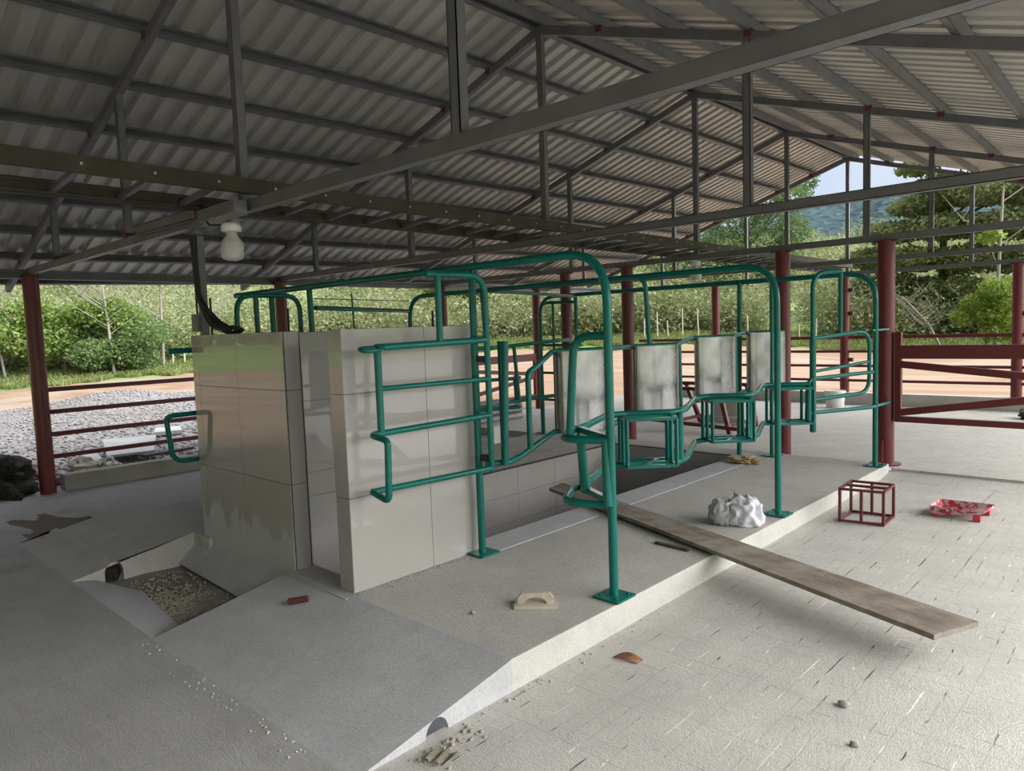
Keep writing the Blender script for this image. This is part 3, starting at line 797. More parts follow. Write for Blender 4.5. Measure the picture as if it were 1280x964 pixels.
def cage(x, y, mir, name, label, mat, z0=.685, w=.325, d=.26, h=.325, ang=.8, cat='cage', group=None, r=.0105):
    """open box frame of square bars; (x, y) is the front left lower corner"""
    ca, sa = math.cos(ang), math.sin(ang); s = S(mir)
    P = lambda u, v, z: s(x + ca * u - sa * v, y + sa * u + ca * v, z0 + z)
    t = thing(name, label, cat, P(w / 2, d / 2, 0), group)
    e = 2 * r
    for nm, z in (('bottom_frame', r), ('top_frame', h - r)):
        bm = BM()
        for a, b in (((0, 0), (w, 0)), ((w, 0), (w, d)), ((w, d), (0, d)), ((0, d), (0, 0))):
            bar(bm, P(*a, z), P(*b, z), e, e)
        bar(bm, P(0, d * .55, z), P(w, d * .55, z), e, e)
        if nm == 'bottom_frame': bar(bm, P(w * .35, 0, z), P(w * .8, d, z), e, e)
        obj(nm, bm, mat, t)
    for u, v in ((0, 0), (w, 0), (w, d), (0, d), (0, d * .55), (w, d * .55)):
        bm = BM(); bar(bm, P(u, v, r), P(u, v, h - r), e, e, (1, 0, 0)); obj('upright', bm, mat, t)
    return t
for (x, y), nm in (((-2.735, 3.975), 'nearest the camera'), ((-2.755, 5.19), 'in the middle of the three'), ((-2.735, 6.37), 'farthest, beside the exit frame')):
    cage(x, y, False, 'bucket_cage', 'green square bar cage hung inside the right zigzag rail, ' + nm, 'green', .675, .335, .25, .34, .80, 'cage', 'green cages on the right rail')
for (x, y), nm in (((-2.735, 3.975), 'nearest the camera'), ((-2.755, 5.19), 'second from the camera')):
    cage(x, y, True, 'bucket_cage', 'green square bar cage hung inside the left zigzag rail, ' + nm, 'green', .675, .335, .25, .34, .80, 'cage', 'green cages on the left rail')
# the loose red one on the floor
def red_cage():
    t = thing('bucket_cage', 'loose red square bar cage standing on the concrete floor', 'cage', (-1.86, 6.0, .023))
    A = [Vector(p) for p in ((-2.0, 5.82, .028), (-1.695, 5.87, .028), (-1.71, 6.18, .028), (-2.025, 6.155, .028))]
    H = Vector((0, 0, .262)); r = .019
    for nm, o in (('bottom_frame', Vector((0, 0, .01))), ('top_frame', H)):
        bm = BM()
        for i in range(4): bar(bm, A[i] + o, A[(i + 1) % 4] + o, r, r)
        if nm == 'top_frame': bar(bm, A[0].lerp(A[3], .5) + o, A[1].lerp(A[2], .5) + o, r, r)
        obj(nm, bm, 'red', t)
    for p in A + [A[0].lerp(A[1], .5), A[3].lerp(A[2], .5)]:
        bm = BM(); bar(bm, p, p + H, r, r, (1, 0, 0)); obj('upright', bm, 'red', t)
red_cage()

LS = [(-3.60, 4.25), (-3.60, 5.30), (-3.60, 6.385), (-3.56, 7.44)]
RS = [(-3.40, 4.66), (-3.40, 5.76), (-3.40, 6.87), (-3.32, 7.90)]
ZT = [1.452, 1.447, 1.487, 1.505]; ZB = [.83, .83, .86, .875]
def rump_rail(mir, label, n=4):
    s = S(mir)
    t = thing('rump_rail', label, 'stall rail', s(-3.5, 5.5, PZ), 'zigzag rump rails')
    top = [s(-3.36, 3.70, .80), s(-3.36, 3.70, 1.33), s(-3.42, 3.85, 1.36)]
    bot = [s(-3.40, 3.30, .745), s(-3.33, 3.45, .745), s(-3.37, 3.62, .76)]
    for k in range(n):
        top += [s(*LS[k], ZT[k]), s(*RS[k], ZT[k])]; bot += [s(*LS[k], ZB[k]), s(*RS[k], ZB[k])]
    bm = BM(); tube(bm, top, .021, 12, .06); obj('top_rail', bm, 'green', t)
    bm = BM(); tube(bm, bot, .021, 12, .06); obj('bottom_rail', bm, 'green', t)
    bm = BM(); tube(bm, [s(-3.37, 3.45, 1.56), s(-3.36, 3.44, .745)], .024, 12); obj('strut', bm, 'green', t)
    for k in range(n - 1):
        x, y = RS[k]; bm = BM(); tube(bm, [s(x - .02, y + .07, ZT[k]), s(x - .035, y + .11, ZB[k])], .022, 12); obj('strut', bm, 'green', t)
    return t
rump_rail(False, 'green zigzag rump rail on the right edge of the pit, carrying the stainless sheets')
rump_rail(True, 'green zigzag rump rail on the left edge of the pit, behind the stainless sheets', 3)
def splash(k, mir, label):
    s = S(mir); L = Vector(LS[k]); Rr = Vector(RS[k]); d = (Rr - L); nrm = Vector((d.y, -d.x)).normalized()
    zt, zb = ZT[k] + .0, ZB[k] + .0
    bm = BM()
    def P(u, v, off):
        q = L.lerp(Rr, .5 - .48 * math.cos(PI * u)) + nrm * (.024 + .105 * math.sin(PI * u) + off)
        return s(q.x, q.y, zb + (zt - zb) * v)
    grid_sheet(bm, lambda u, v: P(u, v, 0), 24, 8); grid_sheet(bm, lambda u, v: P(u, v, -.003), 24, 8)
    bmesh.ops.recalc_face_normals(bm, faces=bm.faces[:])
    return single('splash_plate', bm, 'stainless', label, 'metal sheet', 'curved stainless sheets of the stalls', s(*L, zb))
for k, nm in enumerate(('nearest of the four, behind the near arch leg', 'second of the four on the right rump rail', 'third of the four on the right rump rail', 'farthest of the four, against a red column')):
    splash(k, False, 'curved stainless sheet, ' + nm)

def gate(mir, label, kick=True):
    s = S(mir); t = thing('entry_gate', label, 'gate', s(-3.32, 2.8, .72), 'green tube entry gates')
    x = -3.32
    e = .20 if mir else 0
    bm = BM(); tube(bm, [s(x, 2.40 - e * 1.25, 1.56), s(x, 3.275, 1.575)], .021, 12)
    if not mir: tube(bm, [s(x + .01, 2.44, 1.56), s(x + .085, 2.36, 1.548), s(x + .06, 2.27, 1.548), s(x - .02, 2.30, 1.558), s(x, 2.42, 1.56)], .014, 10, .04)
    obj('top_bar', bm, 'green', t)
    bm = BM(); tube(bm, [s(x, 2.42, 1.328), s(x, 3.26, 1.322)], .0155, 12); obj('bar', bm, 'green', t)
    bm = BM(); tube(bm, [s(x, 3.275, 1.085), s(x, 2.34 - e, 1.075), s(x + (.15 if not mir else .02), 2.34 - e * 1.15, 1.055), s(x + (.15 if not mir else .02), 2.33 - e * .95, .72), s(x, 2.33, .72 if mir else .755)], .019, 12, .035 if not mir else .12); obj('kick_tube', bm, 'green', t)
    bm = BM(); tube(bm, [s(x, 2.33, .755), s(x, 3.285, .735)], .019, 12); obj('bottom_bar', bm, 'green', t)
    bm = BM(); tube(bm, [s(x, 2.41, 1.56), s(x, 2.41, 1.08)], .021, 12); obj('front_upright', bm, 'green', t)
    bm = BM(); tube(bm, ([s(x, 2.70, 1.57), s(x, 2.71, 1.985)] if mir else [s(x, 2.78, 1.985)]) + [s(x, 3.27, 1.985), s(x, 3.275, .715)], .021, 12, .14); obj('hoop', bm, 'green', t)
    bm = BM(); tube(bm, [s(x, 2.875, 1.985), s(x, 2.875, 1.575)], .021, 12); obj('top_upright', bm, 'green', t)
    for z in (1.45, .80):
        bm = BM(); box(bm, s(-3.40, 3.24, z - .02), s(-3.335, 3.29, z + .02)) if not mir else box(bm, s(-3.335, 3.24, z - .02), s(-3.40, 3.29, z + .02)); obj('hinge', bm, 'black', t)
    bm = BM(); tube(bm, [s(-3.30, 3.42, 1.56), s(-3.32, 3.40, .735)], .024, 12); 
    obj('latch_tube', bm, 'green', t)
gate(False, 'green tube entry gate in front of the pale tiled wall')
gate(True, 'green tube entry gate of the left stalls, partly hidden behind the glossy front wall')
def left_hoop():
    t = thing('stall_hoop', 'small green inverted U hoop at the far end of the left platform', 'stall frame', (-6.4, 7.95, PZ))
    bm = BM(); tube(bm, [(-6.76, 7.72, PZ), (-6.76, 7.72, 1.99), (-6.08, 7.72, 1.97)], .021, 12, .18); obj('hoop', bm, 'green', t)
    bm = BM(); tube(bm, [(-6.50, 7.72, 1.98), (-6.50, 7.72, PZ)], .019, 12); obj('upright', bm, 'green', t)
    for z in (1.39, 1.0, .62):
        bm = BM(); tube(bm, [(-6.76, 7.72, z), (-6.0, 7.70, z)], .018, 10); obj('bar', bm, 'green', t)
left_hoop()
def exit_gate():
    t = thing('exit_gate', 'green inverted U exit frame between the last cage and the thick red column', 'gate', (-2.45, 7.15, .57))
    A = Vector((-2.58, 6.8, 0)); B = Vector((-2.28, 7.5, 0)); P = lambda u, z: A.lerp(B, u) + Vector((0, 0, z))
    bm = BM(); tube(bm, [P(0, .57), P(0, 2.06), P(.46, 2.075)], .021, 12, .17); obj('hoop', bm, 'green', t)
    bm = BM(); tube(bm, [P(0, .575), P(0, 1.44)], .029, 12); obj('sleeve', bm, 'green', t)
    bm = BM(); tube(bm, [P(.46, 2.085), P(.46, 1.49)], .021, 12); obj('upright', bm, 'green', t)
    bm = BM(); tube(bm, [P(0, 1.45), P(.96, 1.505), P(.96, .90), P(0, .875)], .019, 12, .15); obj('loop', bm, 'green', t)
    bm = BM(); tube(bm, [P(0, 1.14), P(.96, 1.20)], .0155, 12); obj('bar', bm, 'green', t)
    bm = BM(); tube(bm, [Vector((-2.605, 6.74, 1.03)), P(-.02, 1.075), P(1.02, 1.095)], .019, 12, .05); obj('bar', bm, 'green', t)
    bm = BM(); tube(bm, [P(-.05, .755), P(1.0, .75), Vector((-2.255, 7.96, .75))], .019, 12, .05); obj('bar', bm, 'green', t)
    bm = BM(); tube(bm, [P(1, 1.50), Vector((-2.26, 7.95, 1.50))], .014, 10); obj('tie_tube', bm, 'green', t)
exit_gate()

# ------------------------------------------------------------------ lamps and electrics
def bulb(x, y, ztop, name, label, small=False):
    t = thing('light_bulb', label, 'light bulb', (x, y, ztop), 'unlit lamps under the trusses')
    bm = BM(); lathe(bm, [(.0, -.002), (.055, -.002), (.06, -.02), (.06, -.05), (.035, -.055)], (x, y, ztop), 20); obj('holder', bm, 'white_plastic', t)
    bm = BM(); lathe(bm, [(.03, -.05), (.032, -.075), (.062, -.115), (.068, -.125), (.068, -.20), (.06, -.222), (.03, -.232), (.0, -.234)], (x, y, ztop), 24); obj('globe', bm, 'bulb', t)
    return t
bulb(-4.40, 2.13, 2.36, 'a', 'white globe lamp hanging under the nearest truss, left of its middle')
bulb(-4.47, 8.05, 2.385, 'b', 'far white globe lamp hanging under the third truss')
def splice():
    t = thing('junction_box', 'grey steel channel piece and wiring box fixed below the nearest truss chord', 'junction box', (-4.7, 2.12, 2.4))
    bm = BM(); cchan(bm, (-5.80, 2.085, 2.475), (-4.62, 2.085, 2.46), .05, .07, (0, 0, 1), .005, -1); obj('channel', bm, 'truss', t)
    bm = BM(); box(bm, (-4.66, 2.02, 2.385), (-4.12, 2.10, 2.455)); obj('cover', bm, 'truss', t)
    bm = BM(); tube(bm, [(-4.62, 2.05, 2.42), (-4.55, 2.06, 2.36), (-4.44, 2.10, 2.35)], .006, 8, .03); obj('wire', bm, 'black', t)
    bm = BM(); box(bm, (-4.665, 2.015, 2.40), (-4.63, 2.10, 2.46)); obj('clamp', bm, 'primer', t)
splice()
def conduit():
    t = thing('conduit_post', 'grey post with wiring box and black cables on the glossy tiled wall', 'conduit', (-5.33, 2.345, 1.672))
    x, y = -5.36, 2.34
    bm = BM(); bar(bm, (x, y, 1.672), (x, y, 2.40), .05, .05, (1, 0, 0)); obj('post', bm, 'truss', t)
    bm = BM(); box(bm, (x - .12, y - .045, 1.70), (x - .025, y + .03, 1.83), bev=.006); obj('wiring_box', bm, 'grey_box', t)
    bm = BM(); tube(bm, [(x - .065, y - .02, 1.825), (x - .07, y - .02, 2.36), (x - .03, y - .02, 2.40)], .008, 8, .03); obj('cable', bm, 'black', t)
    bm = BM(); 
    for k, (dx, dy) in enumerate(((-.008, -.035), (.012, -.035), (.03, -.03), (.012, -.05))):
        tube(bm, [(x + dx - .012, y + dy - .01, 2.40), (x + dx + .005, y + dy, 1.95), (x + .10 + .03 * k, y + .0 + .01 * k, 1.73 + .012 * k), (x + .36, y + .01 * k, 1.70 + .006 * k)], .0155 if k < 2 else .010, 8, .16)
    obj('cable_bundle', bm, 'black', t)
    bm = BM()
    for k in range(4):
        c = Vector((x + .42, y + .015, 1.684 + .010 * k)); rr = .075 - .006 * k
        tube(bm, [c + Vector((rr * 1.5 * math.cos(a), rr * .8 * math.sin(a), .012 * math.sin(a * 2 + k))) for a in [i * 2 * PI / 18 for i in range(19)]], .008, 6)
    obj('cable_coil', bm, 'black', t)
conduit()
for x, y, h, lab in ((-5.24, 2.34, .27, 'beside the black cable coil on the tiled wall'), (-5.40, 3.05, .20, 'on the left wall, right of the red column seen behind'), (-3.55, 3.02, .10, 'on the pale right hand wall behind the green gate')):
    bm = BM(); tube(bm, [(x, y, 1.668), (x + .002, y, 1.672 + h)], .008, 8); single('rebar_stub', bm, 'rebar', 'rusty rebar stub sticking up ' + lab, 'rebar', 'rebar stubs on the walls', (x, y, 1.67))

# ------------------------------------------------------------------ loose things on the floor
def board():
    bm = BM(); z = PZ + .016
    A = [(-4.20, 4.86), (-.82, 3.585), (-.70, 3.87), (-4.24, 5.10)]
    # lies on the platform edge, sticking out over the floor
    n = 18
    def P(u, v, dz):
        a = Vector(A[0]).lerp(Vector(A[1]), u); b = Vector(A[3]).lerp(Vector(A[2]), u); q = a.lerp(b, v)
        return Vector((q.x, q.y, z + dz + .004 * math.sin(u * 5)))
    top = [[bm.verts.new(P(i / n, j / 2, .026)) for j in range(3)] for i in range(n + 1)]
    bot = [[bm.verts.new(P(i / n, j / 2, 0)) for j in range(3)] for i in range(n + 1)]
    for i in range(n):
        for j in range(2):
            bm.faces.new((top[i][j], top[i + 1][j], top[i + 1][j + 1], top[i][j + 1])); bm.faces.new((bot[i][j + 1], bot[i + 1][j + 1], bot[i + 1][j], bot[i][j]))
        bm.faces.new((bot[i][0], bot[i + 1][0], top[i + 1][0], top[i][0])); bm.faces.new((top[i][2], top[i + 1][2], bot[i + 1][2], bot[i][2]))
    for i in (0, n):
        for j in range(2): bm.faces.new((top[i][j], top[i][j + 1], bot[i][j + 1], bot[i][j]) if i == 0 else (bot[i][j], bot[i][j + 1], top[i][j + 1], top[i][j]))
    bmesh.ops.recalc_face_normals(bm, faces=bm.faces[:])
    o = single('plank', bm, 'plank', 'long weathered wooden plank lying across the platform and sticking out over the floor', 'plank', None, (-2.5, 4.3, z))
board()
bm = BM(); bar(bm, (-2.62, 4.12, PZ + .008), (-2.36, 4.10, PZ + .008), .03, .015)
single('packing_strip', bm, 'dark_edge', 'thin dark strip on the platform at the edge of the long plank', 'strip')

def trowel():
    t = thing('plaster_float', 'worn wooden plasterer\'s float lying on the platform', 'float', (-2.55, 2.83, PZ))
    a = Vector((-2.585, 2.675, PZ)); b = Vector((-2.405, 2.825, PZ)); d = (b - a).normalized(); nrm = Vector((-d.y, d.x, 0)); L = (b - a).length
    bm = BM(); bar(bm, a + nrm * .065 + Vector((0, 0, .009)), b + nrm * .065 + Vector((0, 0, .009)), .13, .016); obj('blade', bm, 'trowel', t)
    bm = BM(); out = [(.02, .017), (.02, .045), (.045, .075), (.195, .075), (.22, .045), (.22, .017), (.185, .017)]
    for k in range(9):
        aa = PI * k / 8; out.append((.12 + .062 * math.cos(aa), .017 + .035 * math.sin(aa)))
    out.append((.055, .017))
    def Q(q, w): 
        p = a + d * (q[0] - .002) * (L / .24) + nrm * (.055 + w); p.z = PZ + q[1]; return p
    Aa = [bm.verts.new(Q(q, -.013)) for q in out]; Bb = [bm.verts.new(Q(q, .013)) for q in out]; n = len(out)
    for i in range(n): bm.faces.new((Aa[i], Aa[(i + 1) % n], Bb[(i + 1) % n], Bb[i]))
    bm.faces.new(Aa[::-1]); bm.faces.new(Bb); bmesh.ops.recalc_face_normals(bm, faces=bm.faces[:])
    obj('handle', bm, 'trowel', t)
trowel()
def bag():
    from mathutils import noise as mn
    t = thing('plastic_bag', 'crumpled grey and white plastic bag on the platform beside the middle arch leg', 'bag', (-2.42, 4.88, PZ))
    bm = BM(); blob(bm, (-2.36, 4.91, PZ + .075), (.13, .12, .13), 5, .30, 1.7, PZ + .004, 0, 3, True, True); obj('white_side', bm, 'bag', t)
    bm = BM(); blob(bm, (-2.50, 4.86, PZ + .07), (.105, .12, .115), 5, .24, 1.7, PZ + .004, 0, 8, True, True); obj('grey_side', bm, 'bag_grey', t, 'grey side of the bag')
    bm = BM(); grid_sheet(bm, lambda u, v: (-2.44 + .05 * u + .02 * math.sin(v * 6), 4.93 + .03 * math.sin(u * 5 + v * 3), PZ + .15 + .09 * v * (1 - .5 * u)), 6, 8); obj('handle', bm, 'bag_grey', t)
bag()
def tray():
    t = thing('paint_tray', 'red plastic paint tray with paint spatters on the floor at right', 'paint tray', (-1.33, 6.52, .03))
    bm = BM(); a = Vector((-1.53, 6.47, 0)); 
    ex = Vector((.37, .02, 0)); ey = Vector((.03, .40, 0)) * .72; ez = Vector((0, 0, 1))
    def P(u, v, z): return Vector((-1.50, 6.36, .03)) + ex * u + ey * v + ez * z
    zb = lambda u: .075 - .050 * max(0, (.75 - u) / .75) if u < .75 else .075
    # floor of the tray slopes to a well on the left
    def deck(u, v): return P(.04 + .92 * u, .05 + .90 * v, .018 if u < .22 else .018 + .055 * (u - .22) / .78)
    grid_sheet(bm, deck, 18, 6)
    rim = [(0, 0), (1, 0), (1, 1), (0, 1)]
    top = lambda u: .088
    for (u0, v0), (u1, v1) in zip(rim, rim[1:] + rim[:1]):
        n = 8
        for k in range(n):
            ua, va = u0 + (u1 - u0) * k / n, v0 + (v1 - v0) * k / n; ub, vb = u0 + (u1 - u0) * (k + 1) / n, v0 + (v1 - v0) * (k + 1) / n
            ia, ja = .04 + .92 * ua, .05 + .90 * va; ib, jb = .04 + .92 * ub, .05 + .90 * vb
            da = .018 if ua < .22 else .018 + .055 * (ua - .22) / .78; db = .018 if ub < .22 else .018 + .055 * (ub - .22) / .78
            poly(bm, [P(ua, va, .088), P(ub, vb, .088), P(ib, jb, db), P(ia, ja, da)])
            poly(bm, [P(ua, va, .088), P(ub, vb, .088), P(ub, vb, .070), P(ua, va, .070)])
    bmesh.ops.remove_doubles(bm, verts=bm.verts[:], dist=.0005)
    m, nt, b = _nt('tray_paint'); v = coords(nt)
    nt.links.new(mix(nt, vramp(nt, noise(nt, v, 26, 4), .46, .54), (.50, .025, .06), (.50, .47, .47)), b.inputs['Base Color']); setp(b, .45)
    obj('pan', bm, [m], t)
    for u, v in ((.86, .08), (.86, .92), (.12, .1), (.12, .9)):
        bm = BM(); p = P(u, v, 0); box(bm, (p.x - .025, p.y - .02, .03), (p.x + .025, p.y + .02, .075 if u > .5 else .055)); obj('foot', bm, 'tray', t)
tray()
def crumpled(c, label, r, seed, mat='paper'):
    bm = BM(); blob(bm, c, r, 4, .55, 3.2, PZ + .003, 0, seed, False); single('crumpled_paper', bm, mat, label, 'litter', None, c)
crumpled((-3.42, 7.10, PZ + .03), 'crumpled brown paper at the back corner of the pit', (.17, .13, .032), 5)
bm = BM(); tube(bm, [(-3.72, 2.00, .128), (-3.64, 2.075, .143)], .019, 12); tube(bm, [(-3.723, 1.997, .1275), (-3.721, 1.999, .128)], .014, 10, mi=1)
single('pipe_stub', bm, ['brickred', 'black'] if 'brickred' in M else ['primer', 'black'], 'short red plastic pipe stub lying on the ramp near the pit entrance', 'pipe', None, (-3.68, 2.04, .135))
bm = BM(); grid_sheet(bm, lambda u, v: (-2.04 + .13 * u, 2.80 + .05 * v + .02 * u, .006 + .022 * math.sin(PI * u) * (.4 + .6 * v)), 8, 5); bmesh.ops.solidify(bm, geom=bm.faces[:], thickness=.002)
single('dead_leaf', bm, 'leaf_dry', 'curled dry brown leaf on the floor below the platform edge', 'leaf', None, (-2.0, 2.83, .005))
PEB = [(-1.03, 3.05, .02, 'beside the shadow of the long plank'), (-.90, 2.78, .014, 'on the floor below the plank end'), (-1.62, 1.60, .012, 'on the floor near the bottom edge of the picture'), (-.62, 2.35, .011, 'on the grooved floor at the lower right'), (-2.72, 2.50, .013, 'on the platform left of the wooden float')]
for i, (x, y, r, l) in enumerate(PEB):
    bm = BM(); z = 0 if i < 4 else PZ
    blob(bm, (x, y, z + r * .6), (r * 1.3, r, r * .8), 2, .3, 2, z, 0, i); single('pebble', bm, 'pebble', 'small grey pebble ' + l, 'stone', 'pebbles on the floor', (x, y, z))
# crumbs in the drain recess and at the pipe mouth
def crumbs(name, label, spots, zf, size, mat='rubble', cat='gravel'):
    vs = []; fs = []; base = 0
    octv = np.array([(1, 0, 0), (-1, 0, 0), (0, 1, 0), (0, -1, 0), (0, 0, 1), (0, 0, -1)], float)
    octf = [(0, 2, 4), (2, 1, 4), (1, 3, 4), (3, 0, 4), (2, 0, 5), (1, 2, 5), (3, 1, 5), (0, 3, 5)]
    for (x, y) in spots:
        s = size * RNG.uniform(.5, 1.7)
        q = octv * (1 + RNG.uniform(-.35, .35, (6, 1))) * s * np.array([1.1, 1, .75])
        a = RNG.uniform(0, 6.28); c, sn = math.cos(a), math.sin(a)
        q = np.stack([q[:, 0] * c - q[:, 1] * sn, q[:, 0] * sn + q[:, 1] * c, q[:, 2]], 1) + np.array([x, y, zf(x, y) + s * .35])
        vs.append(q); fs += [tuple(base + i for i in f) for f in octf]; base += 6
    me = np_mesh(name, np.concatenate(vs), np.array(fs))
    return tag(link_mesh(name, me, mat), label, cat, None, 'stuff')
sp = [(-4.75 + RNG.normal() * .22, 1.82 + RNG.normal() * .09) for _ in range(900)] + [(RNG.uniform(-5.5, -4.3), RNG.uniform(1.66, 2.1)) for _ in range(350)]
sp = [p for p in sp if -5.55 < p[0] < -4.2 and 1.62 < p[1] < 2.15]
crumbs('loose_grit', 'loose pale grit lying in the drain recess between the ramps', sp, lambda x, y: -.08, .0075)
sp = [(-2.14 + abs(RNG.normal()) * .05, 1.78 + RNG.normal() * .07) for _ in range(60)]
crumbs('cement_crumbs', 'cement crumbs at the mouth of the drain pipe in the ramp', sp, lambda x, y: .0, .008)
sp = [(-2.185 + abs(RNG.normal()) * .03, RNG.uniform(1.9, 7.6)) for _ in range(170)] + [(-3.46 + abs(RNG.normal()) * .03, RNG.uniform(2.25, 3.2)) for _ in range(110)] + [(RNG.uniform(-4.15, -2.35), 1.385 - abs(RNG.normal()) * .05) for _ in range(70)]
crumbs('mortar_crumbs', 'mortar crumbs along the foot of the platform edge and tiled wall', sp, lambda x, y: 0 if x > -2.6 or y < 1.4 else PZ, .0055, 'platform')
bm = BM(); grid_sheet(bm, lambda u, v: (-2.10 + .10 * u, 1.63 + .09 * v + .03 * u, .008 + .018 * abs(math.sin(u * 7 + v * 2))), 10, 5, smooth=False); bmesh.ops.solidify(bm, geom=bm.faces[:], thickness=.002)
single('paper_scrap', bm, 'rubble', 'crumpled grey paper scrap in front of the drain pipe mouth', 'litter', None, (-2.05, 1.68, .005))

# ------------------------------------------------------------------ things at the back
def bucket(x, y, z, r, h, label):
    t = thing('bucket', label, 'bucket', (x, y, z))
    bm = BM(); lathe(bm, [(0, 0), (r * .82, 0), (r * .86, .01), (r, h), (r * .96, h), (r * .82, .02), (0, .02)], (x, y, z), 28); obj('tub', bm, 'white_plastic', t)
    bm = BM(); lathe(bm, [(r * 1.0, h - .05), (r * 1.06, h - .045), (r * 1.06, h - .012), (r * 1.0, h - .008)], (x, y, z), 28); obj('rim', bm, 'white_plastic', t)
bucket(-4.62, 13.2, .035, .17, .31, 'white plastic bucket standing against the back kerb')
def white_box():
    bm = BM(); box(bm, (-6.70, 6.55, PZ), (-6.58, 6.72, PZ + .22), bev=.008); single('white_block', bm, 'white_plastic', 'small white block standing on the left platform, behind the green gate post', 'block', None, (-6.64, 6.63, PZ))
white_box()
def pipes():
    k = 0
    for j, n in enumerate((5, 4, 3)):
        for i in range(n):
            x = -9.0 + .13 * i + .065 * j; z = .135 + .105 * j
            bm = BM(); tube(bm, [(x, 7.3 - .05 * ((i + j) % 3), z), (x, 9.25 - .06 * ((i * 2 + j) % 3), z)], .055, 14)
            lay = ('bottom', 'middle', 'top')[j]
            single('grey_pipe', bm, 'pipe_grey', 'long grey pipe in the stack beside the left fence, %s layer, %s from the left' % (lay, ORD[i]), 'pipe', 'stacked grey pipes', (x, 7.5, z)); k += 1
pipes()
def red_trestle():
    t = thing('trestle', 'low red steel trestle frame with slanted legs behind the far end of the pit', 'trestle', (-4.9, 9.4, .08))
    for x0, x1 in ((-5.75, -5.45), (-4.75, -4.55)):
        for y in (9.15, 10.0):
            bm = BM(); bar(bm, (x0, y, .70), (x1 - .05, y, .09), .055, .055); obj('leg', bm, 'red', t)
        bm = BM(); bar(bm, (x1 - .08, 9.1, .20), (x1 - .08, 10.05, .20), .045, .045); obj('cross_bar', bm, 'red', t)
    bm = BM(); bar(bm, (-5.9, 9.15, .22), (-4.3, 9.15, .16), .05, .05); obj('bottom_bar', bm, 'red', t)
    bm = BM(); bar(bm, (-5.8, 9.15, .70), (-4.65, 9.15, .70), .05, .05); obj('top_bar', bm, 'red', t)
    bm = BM(); bar(bm, (-5.8, 10.0, .70), (-4.65, 10.0, .70), .05, .05); obj('top_bar', bm, 'red', t)
red_trestle()
bm = BM(); box(bm, (-5.55, 10.4, .07), (-5.1, 10.8, .55), bev=.02); box(bm, (-5.65, 10.3, .06), (-5.0, 10.9, .16), bev=.02)
single('concrete_block', bm, 'curb', 'grey concrete pedestal standing behind the red trestle', 'block', None, (-5.3, 10.6, .07))
bm = BM(); blob(bm, (-1.70, 12.9, .12), (.16, .2, .10), 3, .3, 2.5, .045, 0, 2); single('black_sack', bm, 'black', 'black sack by the back kerb at the right edge of the picture', 'sack', None, (-1.7, 12.9, .05))

# ------------------------------------------------------------------ outside, left: gravel, soil, slabs
def gravel_bed():
    from mathutils import noise as mn
    def hz(x, y):
        z = .02
        z += .46 * math.exp(-(((x + 18.3) / 2.6) ** 2 + ((y - 5.9) / 1.7) ** 2))
        z += .26 * math.exp(-(((x + 14.5) / 2.2) ** 2 + ((y - 3.6) / 2.0) ** 2))
        z += .30 * math.exp(-(((x + 19.5) / 2.2) ** 2 + ((y - 9.6) / 1.5) ** 2))
        z += .10 * mn.noise(Vector((x * .9, y * .9, 0)))
        ex = min(1, max(0, (x + 24.5) / 3)); ey = min(1, max(0, (13 - y) / 3)); ey2 = min(1, max(0, (y + 2) / 3))
        e = min(ex, ey, ey2)
        base = ground_z(x, y)
        return base - .1 + (max(z, -.02) - base + .1) * e
    bm = BM(); grid_sheet(bm, lambda u, v: (lambda x, y: (x, y, hz(x, y)))(-9.36 - 16 * u, -3 + 17 * v), 80, 80)
    bmesh.ops.recalc_face_normals(bm, faces=bm.faces[:])
    tag(obj('gravel_heap', bm, 'gravel'), 'grey gravel heaped on the ground outside the left fence', 'gravel', None, 'stuff')
    sp = []
    while len(sp) < 16000:
        u = RNG.uniform() ** 1.6; x = -9.45 - 14 * u; y = RNG.uniform(-1.5, 12)
        sp.append((x, y))
    crumbs('gravel', 'loose gravel stones scattered outside the left fence', sp, hz, .021, 'stone')
    return hz
HZ = gravel_bed()
bm = BM(); blob(bm, (-9.75, 1.72, .08), (.55, .42, .30), 4, .45, 2.6, -.1, 0, 4); single('soil_heap', bm, 'soil', 'dark soil heap beside the far left red column', 'soil', None, (-9.75, 1.72, 0))
STN = [(-9.75, 2.35, .13), (-10.0, 2.75, .16), (-9.62, 2.68, .11), (-10.3, 2.3, .15), (-9.95, 3.05, .09), (-10.6, 2.0, .17)]
for i, (x, y, r) in enumerate(STN):
    bm = BM(); z = HZ(x, y); blob(bm, (x, y, z + r * .5), (r * 1.3, r, r * .7), 3, .4, 2, None, 0, i + 20, False)
    single('rubble_stone', bm, 'rubble', 'pale broken stone outside the left kerb, %s from the red column' % ORD[i], 'stone', 'rubble by the left column', (x, y, z))
def slab(pts, z, th, name, label):
    bm = BM(); A = [bm.verts.new((*p, z + dz)) for p, dz in pts]; B = [bm.verts.new((*p, z + dz + th)) for p, dz in pts]; n = len(A)
    bm.faces.new(A[::-1]); bm.faces.new(B)
    for i in range(n): bm.faces.new((A[i], A[(i + 1) % n], B[(i + 1) % n], B[i]))
    bmesh.ops.recalc_face_normals(bm, faces=bm.faces[:])
    single(name, bm, 'slab_white', label, 'slab', None, (*pts[0][0], z))
slab([((-10.15, 3.05), 0), ((-10.05, 3.6), 0), ((-11.2, 4.05), .06), ((-11.45, 3.4), .06)], .16, .03, 'white_slab', 'large white slab lying on the gravel behind the kerb')
slab([((-10.2, 2.78), 0), ((-10.15, 3.0), 0), ((-10.55, 3.05), .03), ((-10.6, 2.8), .03)], .14, .02, 'white_slab', 'small white slab piece at the left end of the large one')
